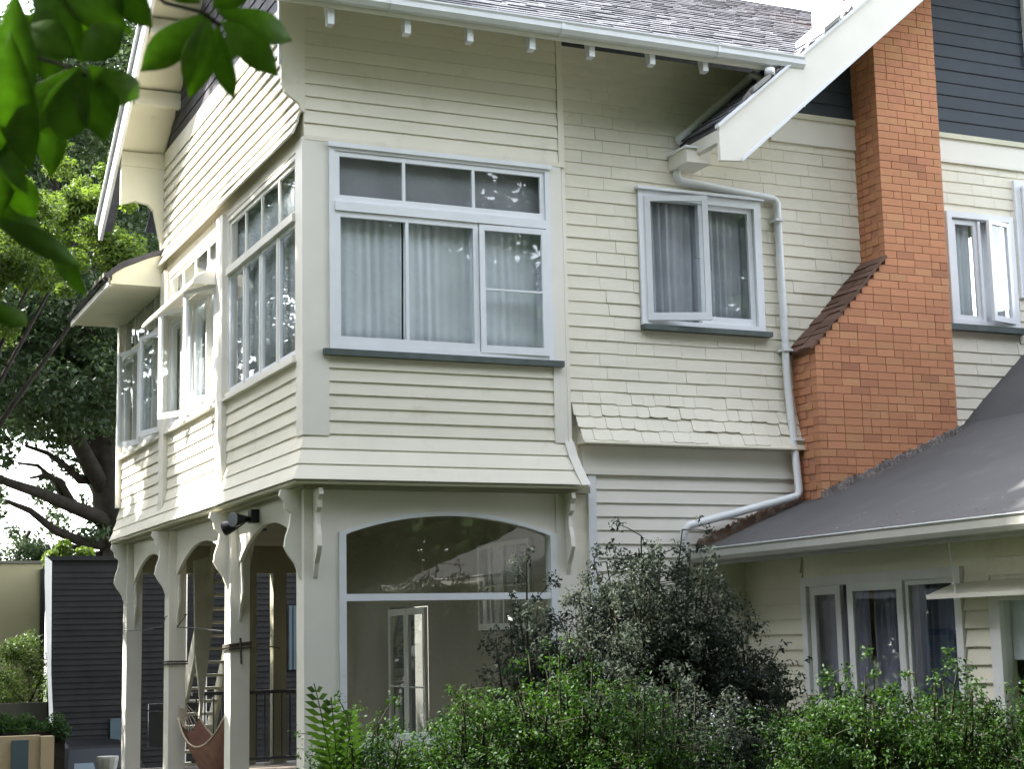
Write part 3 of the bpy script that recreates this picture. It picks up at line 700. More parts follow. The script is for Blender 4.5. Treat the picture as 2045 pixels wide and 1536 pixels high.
# flashing where the low roof meets wall and stack
roofz = lambda x: 2.66 + .405 * (x - 4.31) if x < 7.8 else 2.66 + .405 * 3.49 + (x - 7.8) * .88
mb = MB(); seg = 40
for i in range(seg):
    x0 = 4.25 + i * (CX0 + .0 - 4.25) / seg; x1 = 4.25 + (i + 1) * (CX0 - 4.25) / seg
    mb.prism([(x0, roofz(x0) - .05), (x1, roofz(x1) - .05), (x1, roofz(x1) + .10 + J(.025)), (x0, roofz(x0) + .10 + J(.025))], .045, .099, ax=1)
mb.build('wall_flashing', M['rust'], H)
mb = MB()
for i in range(seg):
    x0 = CX0 - .02 + i * (CX2 - CX0 + .04) / seg; x1 = x0 + (CX2 - CX0 + .04) / seg
    mb.prism([(x0, roofz(x0) - .05), (x1, roofz(x1) - .05), (x1, roofz(x1) + .07 + J(.03)), (x0, roofz(x0) + .07 + J(.03))], CY0 - .03 - abs(J(.02)), CY0 - .005, ax=1)
mb.build('chimney_flashing', M['flash'], H)
# a far chimney showing over the main roof beside the barge
pc = at(1684, 20, Y=1.3); pd = at(1736, 20, Y=1.3)
bc = MB().box(pc.x, pd.x + .3, 1.3, 1.9, 8.0, 12).build('rear_chimney', M['peach'], H)
MB().box(pc.x - .05, pc.x - .004, 1.28, 1.9, 8.0, 12).build('corner_flashing', M['white'], bc)
MB().prism([(pc.x - .1, 9.02), (pd.x + .3, 9.30), (pd.x + .3, 9.02), (pc.x - .1, 8.7)], 1.24, 1.296, ax=1).build('apron_flashing', M['white'], bc)

# --- low wing on the right (wall faces -X)
WX = 4.85; W0 = LF(WX)
def wy(px, py=1200): return at(px, py, X=WX).y
wa, wb = wy(1922), wy(1612)
wd0, wd1 = -6.6, wy(2000)
ww = holes_wall(MB(W0), -9, .1, 0, 2.52, -.12, 0, [(wa, wb, .95, 2.22), (wd0, wd1, .2, 2.02)]).build('wing_wall', M['cream'], H)
boards(W0, ww, wb + .05, .09, .4, 2.50, .147, th=.038); boards(W0, ww, wd1 + .12, wa - .05, .4, 2.22, .147, th=.038); boards(W0, ww, -9, wd1 + .12, 2.20, 2.50, .147, th=.038)
win = ring(MB(W0), wa - .04, wb + .04, .95, 2.30, -.06, .05, .09).build('window', M['nwhite'], H)
u_ = [wy(1680), wy(1713), wy(1806)]
sash(W0, win, u_[0], wb - .055, 1.0, 2.21, .085, (), (), -.03, .04, m='nwhite')
sash(hinged(W0, u_[2] - .02, R(9)), win, 0, u_[1] - u_[2], 1.0, 2.21, .075, (), (), .0, .04, m='nwhite')
sash(W0, win, wa + .055, u_[2] - .03, 1.0, 2.21, .045, (), (), -.03, .04, m='nwhite')
curtain(W0, u_[1], wb, .9, 2.3, .14, 'curtain_l', 'lilac grey curtain at the left end of the low wing window', amp=.03)
curtain(W0, u_[2], u_[1] - .03, .9, 2.3, .17, 'curtain_l', 'dark lilac curtain behind the middle sash of the wing window', amp=.03)
curtain(W0, wa, u_[2] - .03, .9, 2.3, .13, 'curtain_b', 'blue curtain filling the right light of the wing window', amp=.04)
dw = ring(MB(W0), wd0, wd1 + .11, .2, 2.12, -.06, .05, .13).build('door', M['nwhite'], H)
pane(W0, dw, wd0 + .1, wd1 + .01, .3, 2.0, .0)
tag(MB(W0).box(wd0 + .05, wd1 + .02, -.10, -.09, 1.50, 2.05).build('roller_blind', M['curtain']), 'pale green-white blind half drawn behind the wing door glass at right edge', 'blind')
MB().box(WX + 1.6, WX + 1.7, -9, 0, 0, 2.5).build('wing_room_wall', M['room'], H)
# awning ledge with its stay
cy0, cy1 = wy(1912, 1165), wy(2045, 1162) - .8
MB(W0).prism([(0, 2.13), (.34, 2.02), (.34, 2.055), (0, 2.17)], cy1, cy0).build('door_canopy', M['cream_l'], H)
MB(W0).tube([(wy(1978, 1167) + .05, .33, 2.04), (wy(1982, 1075) + .08, .40, 2.50)], .007, 6).build('canopy_stay', M['white'], H)
# wing eave, gutter, roof
EX = 4.20
MB().box(EX, WX, -9, .095, 2.505, 2.53).build('wing_soffit', M['soffit'], H)
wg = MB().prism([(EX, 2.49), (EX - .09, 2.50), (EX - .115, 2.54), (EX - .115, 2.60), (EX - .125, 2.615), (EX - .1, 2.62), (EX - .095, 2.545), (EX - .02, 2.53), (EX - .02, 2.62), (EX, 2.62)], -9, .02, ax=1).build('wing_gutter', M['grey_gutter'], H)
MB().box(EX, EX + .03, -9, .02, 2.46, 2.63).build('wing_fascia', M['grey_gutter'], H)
MB().box(EX - .13, EX - .10, -9, .02, 2.621, 2.630).build('lip_highlight', M['white'], wg)  # white strip paints the lit top edge of the gutter
mb = MB(); pr = [(EX - .03, roofz(EX - .03)), (7.8, roofz(7.8)), (9.6, roofz(9.6)), (9.6, roofz(9.6) - .1), (7.85, roofz(7.8) - .1), (EX - .03, roofz(EX - .03) - .03)]
mb.prism(pr, -9, .098, ax=1); wr = mb.build('wing_roof', M['membrane'], H)
MB().prism([(9.6, roofz(9.6)), (12.5, 2.6), (12.5, 2.5), (9.6, roofz(9.6) - .1)], -9, .098, ax=1).build('wing_roof_rear', M['membrane'], H)
mb = MB()
for i in range(260):
    x = EX + .02 + abs(rnd.gauss(0, .35)) if i % 2 else rnd.uniform(4.4, 7.6); y = rnd.uniform(-4.5, -.4) if i % 2 else -abs(rnd.gauss(0, .12)) - (.0 if x < 5.5 else .42)
    z = roofz(x) + .004; r = rnd.uniform(.008, .022); mb.add([(x - r, y, z), (x, y - r * .6, z), (x + r, y, z + .01), (x, y + r * .6, z + .004)], [(0, 1, 2), (0, 2, 3), (0, 1, 3), (1, 2, 3)])
mb.build('leaf_litter', M['rust'], wr, kind='stuff')
mb = MB()
for i in range(90):
    y = -6 + rnd.random() * 5.9; x = EX - .07 + rnd.random() * .06; mb.box(x, x + .03, y, y + .02 + rnd.random() * .09, 2.60, 2.626 + rnd.random() * .012)
mb.build('leaf_litter', M['tyre'], wg, kind='stuff')

# --- verandah below
vf = MB().box(.0, 2.98, .0, 9.0, -.3, .08).build('verandah_floor', M['deck'], H)
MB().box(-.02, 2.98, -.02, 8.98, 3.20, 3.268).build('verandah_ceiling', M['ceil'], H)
vc = MB(); vc.box(-.125, 0, -.125, 8.95, 3.235, 3.262); vc.box(0, 2.85, -.125, .0, 3.236, 3.262); vc.build('box_underside', M['soffit'], H)
posts = [(2.78, 3.03), (5.78, 6.05), (8.45, 8.72)]
for a_, b_ in posts:
    MB().box(.02, .23, a_, b_, .08, 3.2).build('verandah_post', M['cream_l'], H)
MB().box(.02, .36, .10, .34, .08, 3.2).build('verandah_post', M['cream_l'], H)
MB().box(2.64, 2.86, .085, .34, .08, 3.2).build('verandah_post', M['cream_l'], H)
# arched valances between the posts
def arch_panel(T, u0, u1, zs, za, ztop, d0, d1, name, m, n=18, edge=None):
    pts = [(u0, ztop)] + [(u0, zs)] + [(u0 + (u1 - u0) * i / n, zs + (za - zs) * math.sin(math.pi * i / n) ** .8) for i in range(1, n)] + [(u1, zs), (u1, ztop)]
    mb = MB(T); vs = [(p[0], d0, p[1]) for p in pts] + [(p[0], d1, p[1]) for p in pts]; k = len(pts)
    fs = []
    for i in range(1, n + 1):
        pass
    # strips: top edge to arch edge
    top = [(u0 + (u1 - u0) * i / n, ztop) for i in range(n + 1)]; bot = [pts[1]] + pts[2:n + 1] + [pts[n + 1]]
    vs = []
    for d in (d0, d1): vs += [(p[0], d, p[1]) for p in top] + [(p[0], d, p[1]) for p in bot]
    q = n + 1; S = 2 * q
    for i in range(n):
        fs += [(i, i + 1, q + i + 1, q + i), (S + i, S + q + i, S + q + i + 1, S + i + 1), (q + i, q + i + 1, S + q + i + 1, S + q + i), (i, S + i, S + i + 1, i + 1)]
    fs += [(0, q, S + q, S), (n, S + n, S + q + n, q + n)]
    mb.add(vs, fs); o = mb.build(name, M[m], H)
    if edge:
        e = MB(T); w2 = edge; vs = []; 
        for i in range(n + 1):
            x, z = bot[i]; sc = .035
            zz_ = z - sc; vs += [(x, d0 - .01, z + .004), (x, d1 + .015, z + .004), (x, d1 + .015, zz_), (x, d0 - .01, zz_)]
        fs = []
        for i in range(n):
            b0 = i * 4; b1 = b0 + 4
            for j in range(4): fs.append((b0 + j, b0 + (j + 1) % 4, b1 + (j + 1) % 4, b1 + j))
        e.add(vs, fs + [(0, 1, 2, 3), (n * 4, n * 4 + 3, n * 4 + 2, n * 4 + 1)]); e.build('arch_trim', M['white'], o)
    return o
LV = LF(.10)
for a_, b_, in ((.34, 2.78), (3.03, 5.78), (6.05, 8.45)):
    arch_panel(LV, a_, b_, 2.62, 2.99, 3.2, -.04, .0, 'arched_valance', 'cream_l')
arch_panel(FR(.10), .36, 2.64, 2.78, 3.00, 3.234, -.04, .0, 'arched_valance', 'cream_l', edge=.04)
# fretted brackets standing out from each post towards -X, one towards -Y
fret = [(0, 3.20), (-.20, 3.20), (-.215, 3.14), (-.17, 3.09), (-.16, 3.02), (-.10, 2.98), (-.115, 2.86), (-.15, 2.76), (-.165, 2.66), (-.12, 2.58), (-.06, 2.50), (-.015, 2.38), (0, 2.36)]
for y in (.20, 2.90, 5.90, 8.58):
    MB().prism([(.02 + q[0], q[1]) for q in fret], y - .022, y + .022, ax=1).build('fretted_bracket', M['cream_l'], H)
for x in (.13, 2.76):
    MB().prism([(.10 + q[0] * .9, q[1]) for q in fret], x - .022, x + .022, ax=0).build('fretted_bracket', M['cream_l'], H)
# inner fret wings along the arches
for (a_, s) in ((.34, 1), (2.78, -1), (3.03, 1), (5.78, -1), (6.05, 1), (8.45, -1)):
    MB().prism([(a_ - s * q[0] * .8, q[1] - .35) for q in fret[5:]] + [(a_, 2.8)], .11, .135, ax=0).build('fretted_bracket', M['cream_l'], H)
# arched front glazing
aw = MB(F1); aw.box(.361, .43, -.10, .02, .35, 2.80); aw.box(2.57, 2.639, -.10, .02, .35, 2.80); aw.box(.43, 2.57, -.09, .012, 2.15, 2.215); aw.box(.43, 2.57, -.09, .012, .35, .9)
aw = aw.build('arched_window', M['white'], H)
n = 18; bot = [(.40 + 2.2 * i / n, 2.74 + .25 * math.sin(math.pi * i / n) ** .8) for i in range(n + 1)]
mb = MB(F1); mb.add([(p[0], -.052, p[1]) for p in bot] + [(p[0], -.048, p[1]) for p in bot] + [(2.6, -.052, 2.2), (.4, -.052, 2.2), (2.6, -.048, 2.2), (.4, -.048, 2.2)],
    [list(range(n + 1)) + [2 * n + 2, 2 * n + 3], list(range(n + 1, 2 * n + 2))[::-1] + [2 * n + 5, 2 * n + 4]]); mb.build('pane', M['glass'], aw)
pane(F1, aw, .42, 2.58, .88, 2.16, -.05)
# inner house wall with its multi-pane window and french doors (faces -X)
IW = LF(2.87)
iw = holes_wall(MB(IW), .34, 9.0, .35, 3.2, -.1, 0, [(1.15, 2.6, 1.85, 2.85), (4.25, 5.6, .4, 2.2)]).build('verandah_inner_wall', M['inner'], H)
sash(IW, iw, 1.17, 2.58, 1.87, 2.83, .05, (1.52, 1.87, 2.22), (2.35,), .0, .04, 'paned_window', m='nwhite')
sash(IW, iw, 4.27, 4.92, .42, 2.18, .08, (), (1.2,), .0, .04, 'french_door', m='nwhite'); sash(IW, iw, 4.93, 5.58, .42, 2.18, .08, (), (1.2,), .0, .04, 'french_door', m='nwhite')
MB().box(4.5, 4.6, .34, 9, .35, 3.2).build('inner_room_wall', M['room'], H)
# inner verandah posts at the far side
for (p0, p1) in ((492, 512), (546, 572)): MB().box(at(p0, 1300, Y=8.75).x, at(p1, 1300, Y=8.75).x, 8.75, 8.93, .08, 2.80).build('verandah_post', M['ceil'], H)
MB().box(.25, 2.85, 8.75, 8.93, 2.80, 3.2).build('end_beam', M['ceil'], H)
MB().box(.9, 1.1, 5.2, 5.4, 3.17, 3.199).build('ceiling_light', M['sill'], H)

# ------------------------------------------------------------------ things on and under the verandah
sl_ = thing('security_light', 'black twin floodlight fixed on the arched valance beside the corner post', 'light', (.06, 2.0, 3.08))
MB().box(-.05, .035, -.08, .06, -.06, .08).build('mount', M['black'], sl_)
for (dy, dz) in ((-.10, -.04), (.13, -.10)):
    b_ = Vector((-.06, dy * .4, -.02)); t_ = Vector((-.24, dy * 1.4, dz))
    hd = MB().tube([b_, b_ * .4 + t_ * .6, t_, t_ + (t_ - b_) * .12], .05, 10, rs=[.022, .055, .075, .078]).build('lamp_head', M['black'], sl_, smooth=True)
    MB().tube([t_ + (t_ - b_) * .125, t_ + (t_ - b_) * .16], .07, 10).build('lens', M['lampglass'], hd)
    MB().tube([Vector((-.03, dy * .2, .02)), b_], .015, 6).build('knuckle', M['lampglass'], sl_)

# hammock
ha, hb = Vector((.16, 5.95, 1.50)), Vector((.52, 3.95, 1.62))
hm = thing('hammock', 'terracotta cloth hammock slung between two verandah posts on cream cords', 'hammock', (.5, 4.3, .35))
HL = Vector(hm.location)
def hp(t, s):
    """t along, s across"""
    c = ha.lerp(hb, t) - HL; sag = 1.34 * (4 * t * (1 - t)) ** .85; wdt = .20 * math.sin(math.pi * t) ** .6
    return Vector((c.x + .05 * math.sin(math.pi * t) + s * wdt, c.y, c.z - sag + .35 * (abs(s) ** 2) * math.sin(math.pi * t)))
mb = MB(); NT, NS = 30, 12; vs = [tuple(hp(.16 + .68 * i / NT, -1 + 2 * j / NS) + Vector((0, 0, .012 * math.sin(j * 2.2 + i * .3)))) for i in range(NT + 1) for j in range(NS + 1)]
mb.add(vs, [(i * (NS + 1) + j, i * (NS + 1) + j + 1, (i + 1) * (NS + 1) + j + 1, (i + 1) * (NS + 1) + j) for i in range(NT) for j in range(NS)])
cl = mb.build('cloth', M['hammock'], hm, smooth=True); cl.modifiers.new('t', 'SOLIDIFY').thickness = .006
for j in range(9):
    s = -1 + j / 4
    for (t0, t1) in ((.0, .16), (1.0, .84)):
        MB().tube([hp(t0, 0), hp((t0 + t1) / 2, s * .6) + Vector((0, 0, -.02)), hp(t1, s)], .006, 5).build('cord', M['cord'], hm)
for s in (-1, 1):
    MB().tube([hp(.16 + .68 * i / 16, s * 1.01) for i in range(17)], .012, 6).build('edge_rope', M['cord'], hm, smooth=True)

# rope lashings and wires round the posts
def wire(name, pts, r, m, label, cat, group=None):
    return tag(MB().tube(pts, r, 5).build(name, M[m]), label, cat, group)
wire('wire', [(.0, 8.5, 2.0), (-.01, 7.3, 1.98), (.0, 6.05, 2.02), (.0, 5.9, 2.14), (.235, 5.76, 2.16), (.1, 5.7, 2.0), (.01, 4.6, 1.98), (.0, 3.06, 1.92)], .007, 'steel', 'thin dark wire looped between the second and third verandah posts', 'wire')
o = thing('rope_lashing', 'dark rope and hook lashed round the verandah post nearest the corner post', 'rope', (.12, 2.9, 1.72))
for dz in (0, .03, .05): MB().tube([(-.115, -.14, dz), (.125, -.14, dz + .02), (.125, .14, dz), (-.115, .14, dz - .01), (-.115, -.14, dz)], .011, 6).build('coil', M['rope'], o)
MB().tube([(.0, -.15, .12), (.01, -.155, -.16)], .012, 6).build('hook', M['rope'], o)
MB().tube([(-.115, -.14, .02), (-.2, -.16, .0)], .008, 5).build('loose_end', M['rope'], o); MB().tube([(.12, -.14, .03), (.3, -.3, .02), (.42, -.2, .0)], .008, 5).build('loose_end', M['rope'], o)
o = thing('rope_lashing', 'dark rope tied round the post behind the hammock head', 'rope', (.12, 5.9, 1.55))
for dz in (0, .03): MB().tube([(-.115, -.15, dz), (.125, -.15, dz), (.125, .15, dz), (-.115, .15, dz), (-.115, -.15, dz)], .010, 6).build('coil', M['rope'], o)

# staircase beyond the verandah
st = thing('staircase', 'steep cream timber stair with open treads seen through the verandah', 'staircase', (1.12, 10.6, -.2))
for i in range(19):
    MB().box(.03, .46, -i * .155 - .12, -i * .155 + .13, i * .19, .04 + i * .19).build('tread', M['stair'], st)
for x in (-.03, .46): MB().prism([(.2, -.15), (.2, .1), (-2.95, 3.75), (-2.95, 3.45), (-.05, -.15)], x, x + .055, ax=0).build('stringer', M['stair'], st)
for x in (.30, .62): MB().box(x, x + .06, .5, .56, -1, 3.6).build('strut', M['nwhite'], st)
MB().prism([(-.22, 3.15), (.10, 3.25), (.03, 2.1), (-.10, 1.0), (-.17, .4), (-.12, 1.2), (-.20, 1.9)], -2.4, -2.34, ax=1).build('side_board', M['stair'], st)

# dark rails
def railing(name, x0, x1, y, z0, z1, label, n, m='rail_g', top=.05):
    t = thing(name, label, 'railing', (x0, y, z0)); w_ = x1 - x0
    MB().box(0, w_, -.03, .03, z1 - z0 - top, z1 - z0).build('top_rail', M[m], t); MB().box(0, w_, -.02, .02, .06, .10).build('bottom_rail', M[m], t)
    for i in range(n):
        x = (i + .5) * w_ / n; MB().box(x - .009, x + .009, -.009, .009, .10, z1 - z0 - top).build('baluster', M[m], t)
    return t
railing('railing', .98, 2.85, 8.62, .08, 1.12, 'black steel balustrade with thin upright bars at the end of verandah', 15)
t = thing('railing', 'dark grey board fence rail beside the second verandah post', 'railing', (.24, 8.0, .30))
MB().box(0, .66, -.03, .03, .62, .70).build('top_rail', M['rail_g'], t); MB().box(.0, .50, -.02, .02, .12, .60).build('panel', M['rail_g'], t); MB().box(0, .66, -.03, .03, .20, .27).build('lower_rail', M['rail_g'], t)

# ------------------------------------------------------------------ neighbours at the left
NY = 16.0
nd = thing('dark_boarded_house', 'charcoal boarded building with a white edge board standing behind the verandah', 'building', (.1, NY, -1.25))
ndw = MB().prism([(0, .03), (9, .03), (9, 6), (1.3, 6)], 0, 4.62, ax=2).build('wall', M['ndark'], nd)
zb = 0; i = 0
while zb < 4.5:
    mb = MB(); mb.add([(0.05, -.0, zb), (9, 0, zb), (9, .03, zb), (.05, .03, zb), (.05, .022, zb + .11), (9, .022, zb + .11), (9, .03, zb + .11), (.05, .03, zb + .11)],
                      [(0, 3, 2, 1), (4, 5, 6, 7), (0, 1, 5, 4), (1, 2, 6, 5), (2, 3, 7, 6), (3, 0, 4, 7)]); mb.build('board', M['ndark'], ndw); zb += .105
MB().prism([(-.04, -.04), (9, -.04), (9, 6), (1.3, 6)], 4.62, 4.70, ax=2).build('roof', M['ndark'], nd)
MB().prism([(-.10, 4.70), (.02, 4.60), (.05, 2.6), (.16, .9), (.10, .9), (-.02, 2.6), (-.10, 4.3)], -.05, -.01, ax=1).build('edge_board', M['nwhite'], nd)
MB().box(1.12, 1.32, -.03, .0, 1.1, 1.75).build('vent_panel', M['bluep'], nd)
wx0, wx1 = at(574, 1270, Y=NY).x - .1, at(604, 1270, Y=NY).x - .1; wz0, wz1 = at(590, 1338, Y=NY).z + 1.25, at(590, 1210, Y=NY).z + 1.25
wf = MB().box(wx0, wx1 + .3, -.05, .0, wz0, wz1).build('window', M['bluep'], nd)
for k in range(6): MB().box(wx0 + k * .09, wx0 + k * .09 + .015, -.06, -.051, wz0, wz1).build('glazing_bar', M['ndark'], wf)

cb = thing('cream_rendered_house', 'plain cream rendered building at the far left with flat parapet', 'building', (-6, 22, -1.5))
MB().box(0, 6.85, 0, 6, 0, 5.12).build('wall', M['render'], cb); MB().box(-.05, 6.9, -.04, 6.05, 5.12, 5.18).build('coping', M['concrete'], cb)
MB().box(6.86, 6.98, -.06, -.01, 4.2, 4.7).build('meter_box', M['nwhite'], cb); MB().box(6.80, 6.90, -.10, -.0, .8, 5.0).build('downpipe', M['black'], cb)
tag(MB().box(-4, .75, 17.8, 18.0, -1.3, .78).build('low_wall', M['concrete']), 'low grey-green concrete wall in front of the cream building', 'wall')
tw = thing('tan_wall', 'low tan rendered wall under the clipped hedge at lower left', 'wall', (-5, 11.6, -1.25))
MB().box(0, 4.35, 0, .2, 0, 1.72).build('wall_panel', M['render_t'], tw); MB().box(4.35, 4.55, -.05, .22, 0, 1.70).build('gate_post', M['render_t'], tw)
tx = at(42, 1500, Y=11.5).x
MB().box(tx - .13 + 5, tx + .12 + 5, -.04, -.005, 0, 1.66).build('painted_panel', M['bluep'], tw)

# parked car: only its rear roofline shows above the picture's lower edge
car = thing('parked_car', 'black parked car seen from behind at the lower left beside the post', 'car', (.62, 13.2, -1.235))
def loft(secs, name, m, parent):
    """secs: list of (y, [(x,z)...]) cross sections"""
    mb = MB(); k = len(secs[0][1]); vs = [(x, y, z) for y, s in secs for x, z in s]
    fs = [(i * k + j, i * k + (j + 1) % k, (i + 1) * k + (j + 1) % k, (i + 1) * k + j) for i in range(len(secs) - 1) for j in range(k)]
    mb.add(vs, fs + [list(range(k))[::-1], list(range((len(secs) - 1) * k, len(secs) * k))]); return mb.build(name, M[m], parent, smooth=False)
def sect(w0, w1, zb, zm, zt): return [(-w0 * .9, zb), (-w0, zb + .15), (-w0, zm), (-w1, zt - .08), (-w1 * .75, zt), (w1 * .75, zt), (w1, zt - .08), (w0, zm), (w0, zb + .15), (w0 * .9, zb)]
loft([(0, sect(.80, .74, .3, .75, .9)), (.15, sect(.86, .76, .25, .85, 1.0)), (.7, sect(.87, .62, .25, .9, 1.38)), (1.2, sect(.87, .60, .25, .9, 1.44)), (2.2, sect(.87, .60, .25, .9, 1.42)), (3.0, sect(.87, .74, .25, .88, 1.0)), (4.0, sect(.85, .74, .25, .8, .92)), (4.2, sect(.78, .7, .3, .7, .82))], 'body', 'car', car)
MB().add([(-.56, .19, 1.03), (.56, .19, 1.03), (.46, .63, 1.34), (-.46, .63, 1.34), (-.56, .21, 1.0), (.56, .21, 1.0), (.46, .65, 1.31), (-.46, .65, 1.31)], [(0, 1, 2, 3), (4, 7, 6, 5), (0, 4, 5, 1), (1, 5, 6, 2), (2, 6, 7, 3), (3, 7, 4, 0)]).build('rear_window', M['carglass'], car)
MB().add([(-.46, .165, 1.02), (-.12, .165, 1.02), (-.13, .30, 1.13), (-.44, .30, 1.13), (-.46, .175, 1.01), (-.12, .175, 1.01), (-.13, .31, 1.12), (-.44, .31, 1.12)], [(0, 1, 2, 3), (4, 7, 6, 5), (0, 4, 5, 1), (1, 5, 6, 2), (2, 6, 7, 3), (3, 7, 4, 0)]).build('rear_window_patch', M['bluep'], car)  # small blue rectangle low on the rear window, left of centre
for x in (-.8, .8):
    for y in (.75, 3.4):
        whl = MB().tube([(x - .1, y, .32), (x + .1, y, .32)], .32, 18).build('wheel', M['tyre'], car); MB().tube([(x - .105, y, .32), (x + .105, y, .32)], .19, 12).build('rim', M['nwhite'], whl)
    MB().box(x * .85 - .12, x * .85 + .12, -.01, .06, .72, .86).build('tail_light', M['brick_d'], car)
pp = at(215, 1518, Y=12.0)
pt = thing('planter', 'small pale stone planter near the dark wall at the lower left', 'planter', (pp.x, 12.0, -1.25))
MB().tube([(0, 0, 0), (0, 0, pp.z + 1.05), (0, 0, pp.z + 1.25), (0, 0, pp.z + 1.3)], .1, 12, rs=[.08, .13, .17, .17]).build('pot', M['pot'], pt)

# ------------------------------------------------------------------ foliage
rng = np.random.default_rng(5)
def leaves(name, centers, rad, n, size, m, parent, loc=(0, 0, 0), aspect=.5, flat=.55, tone_by_cluster=.5, sizevar=.45, kind=None, zsq=1.0, shell=.0):
    """n leaf blades (two folded triangles each) scattered in clumps round centres"""
    centers = np.asarray(centers, float); K = len(centers); rad = np.broadcast_to(np.asarray(rad, float), (K,))
    wts = rad ** 2; idx = rng.choice(K, n, p=wts / wts.sum())
    d = rng.normal(size=(n, 3)); d /= np.linalg.norm(d, axis=1)[:, None]
    rr = rad[idx] * (rng.random(n) ** (1 / 2.2) * (1 - shell) + shell)
    pos = centers[idx] + d * rr[:, None] * np.array([1, 1, zsq])
    nrm = d * (1 - flat) + rng.normal(size=(n, 3)) * .5 + np.array([0, 0, flat]); nrm /= np.linalg.norm(nrm, axis=1)[:, None]
    t = rng.normal(size=(n, 3)); t -= (t * nrm).sum(1)[:, None] * nrm; t /= np.linalg.norm(t, axis=1)[:, None]
    b = np.cross(nrm, t); L = size * (1 + rng.uniform(-sizevar, sizevar, n)); Wd = L * aspect
    droop = nrm * (L * .12)[:, None]
    v = np.empty((n, 4, 3)); v[:, 0] = pos - t * L[:, None] * .5 - droop; v[:, 2] = pos + t * L[:, None] * .5 - droop
    v[:, 1] = pos + b * Wd[:, None] * .5; v[:, 3] = pos - b * Wd[:, None] * .5
    me = bpy.data.meshes.new(name); me.vertices.add(n * 4); me.vertices.foreach_set('co', v.reshape(-1).astype(np.float32))
    me.loops.add(n * 4); me.loops.foreach_set('vertex_index', np.arange(n * 4, dtype=np.int32))
    me.polygons.add(n); me.polygons.foreach_set('loop_start', np.arange(n, dtype=np.int32) * 4); me.polygons.foreach_set('loop_total', np.full(n, 4, np.int32))
    ct = rng.random(K); tone = np.clip(ct[idx] * tone_by_cluster + rng.random(n) * (1 - tone_by_cluster), 0, 1)
    a = me.attributes.new('tone', 'FLOAT', 'POINT'); a.data.foreach_set('value', np.repeat(tone, 4).astype(np.float32))
    me.update(); me.materials.append(M[m])
    o = bpy.data.objects.new(name, me); COL.objects.link(o)
    if parent: o.parent = parent
    if kind: o['kind'] = kind
    return o
def grow(base, direction, length, r, depth, mb, tips, spread=.6, up=.25, kink=.15, r_=None):
    rr = r_ or rnd; p = Vector(base); d = Vector(direction).normalized(); n = 5; pts = [p.copy()]; rs = [r]
    for i in range(n):
        d = (d + Vector((rr.uniform(-kink, kink), rr.uniform(-kink, kink), rr.uniform(-kink, kink) + up * .08))).normalized()
        p = p + d * length / n; pts.append(p.copy()); rs.append(r * (1 - .45 * (i + 1) / n))
        if depth <= 1: tips.append(p.copy())
    mb.tube(pts, r, 7 if r > .05 else 5, rs=rs, cap=False)
    if depth > 0:
        for k in range(rr.choice((2, 3, 3))):
            ax = Vector((rr.uniform(-1, 1), rr.uniform(-1, 1), rr.uniform(-.4, .9))); nd = (d + ax * spread).normalized()
            at_ = pts[rr.choice((3, 4, 5))]; grow(at_, nd, length * rr.uniform(.6, .8), rs[-1] * .8, depth - 1, mb, tips, spread, up, kink, rr)
def tree(name, loc, label, height, crown_r, nleaf, lsize, m, seed, trunk_r=.25, lean=(0, 0), depth=3, bark='bark', clump=.9, cat='tree', group=None, first=.35, spread=.7, aspect=.5, extra=None, stems=1, tone=.5):
    rr = random.Random(seed); t = thing(name, label, cat, loc, group); mb = MB(); tips = []
    for s in range(stems):
        j = (0, 0) if stems == 1 else (rr.uniform(-.15, .15) * crown_r, rr.uniform(-.15, .15) * crown_r)
        grow((j[0], j[1], -.1), (lean[0] + j[0] * .6, lean[1] + j[1] * .6, 1), height * first, trunk_r, depth, mb, tips, spread, .4, .14, rr)
    # bring the branch tips into the intended crown height
    mb.build('trunk', M[bark], t, smooth=True)
    if extra: tips += [Vector(e) for e in extra]
    leaves('crown', [tuple(q) for q in tips], [clump * rr.uniform(.55, 1.25) for _ in tips], nleaf, lsize, m, t, tone_by_cluster=tone, aspect=aspect)
    return t

# far big tree with spreading limbs, left background
bt = thing('spreading_tree', 'big dark tree with bare spreading limbs against white sky at left', 'tree', (4.0, 27, -1.3))
def w2l(p, o): return Vector(p) - Vector(o)
BO = (4.0, 27, -1.3); mb = MB()
def limb(pxs, r0, r1, Y=27, jy=0):
    pts = [w2l(at(x, y, Y=Y + (jy * i / len(pxs))), BO) for i, (x, y) in enumerate(pxs)]
    n = len(pts); mb.tube(pts, r0, 9, rs=[r0 + (r1 - r0) * i / (n - 1) for i in range(n)])
limb([(262, 1300), (250, 1130), (232, 1040), (215, 950), (200, 860), (190, 760), (185, 640), (200, 500)], .62, .22)
limb([(235, 1060), (190, 1030), (140, 1010), (80, 985), (20, 965), (-40, 940)], .22, .08, jy=-3)
limb([(228, 1090), (170, 1085), (110, 1060), (60, 1020), (10, 1000)], .16, .05, jy=-2)
limb([(222, 1000), (180, 930), (150, 870), (120, 820), (60, 760)], .26, .10, jy=-2)
limb([(215, 960), (160, 960), (130, 930), (95, 905), (50, 890)], .12, .04, jy=-1)
limb([(205, 880), (225, 800), (245, 740), (262, 640)], .22, .08, jy=2)
limb([(130, 1005), (110, 960), (75, 930), (35, 925)], .08, .03)
limb([(150, 1015), (120, 960), (90, 950), (60, 955)], .10, .03, jy=-1)
limb([(225, 1100), (190, 1110), (140, 1090), (100, 1100)], .12, .04)
limb([(200, 900), (165, 905), (140, 880), (100, 850)], .14, .05)
limb([(240, 1010), (225, 950), (228, 880), (215, 820)], .2, .1, jy=1)
limb([(60, 1060), (40, 1100), (30, 1120)], .05, .02)
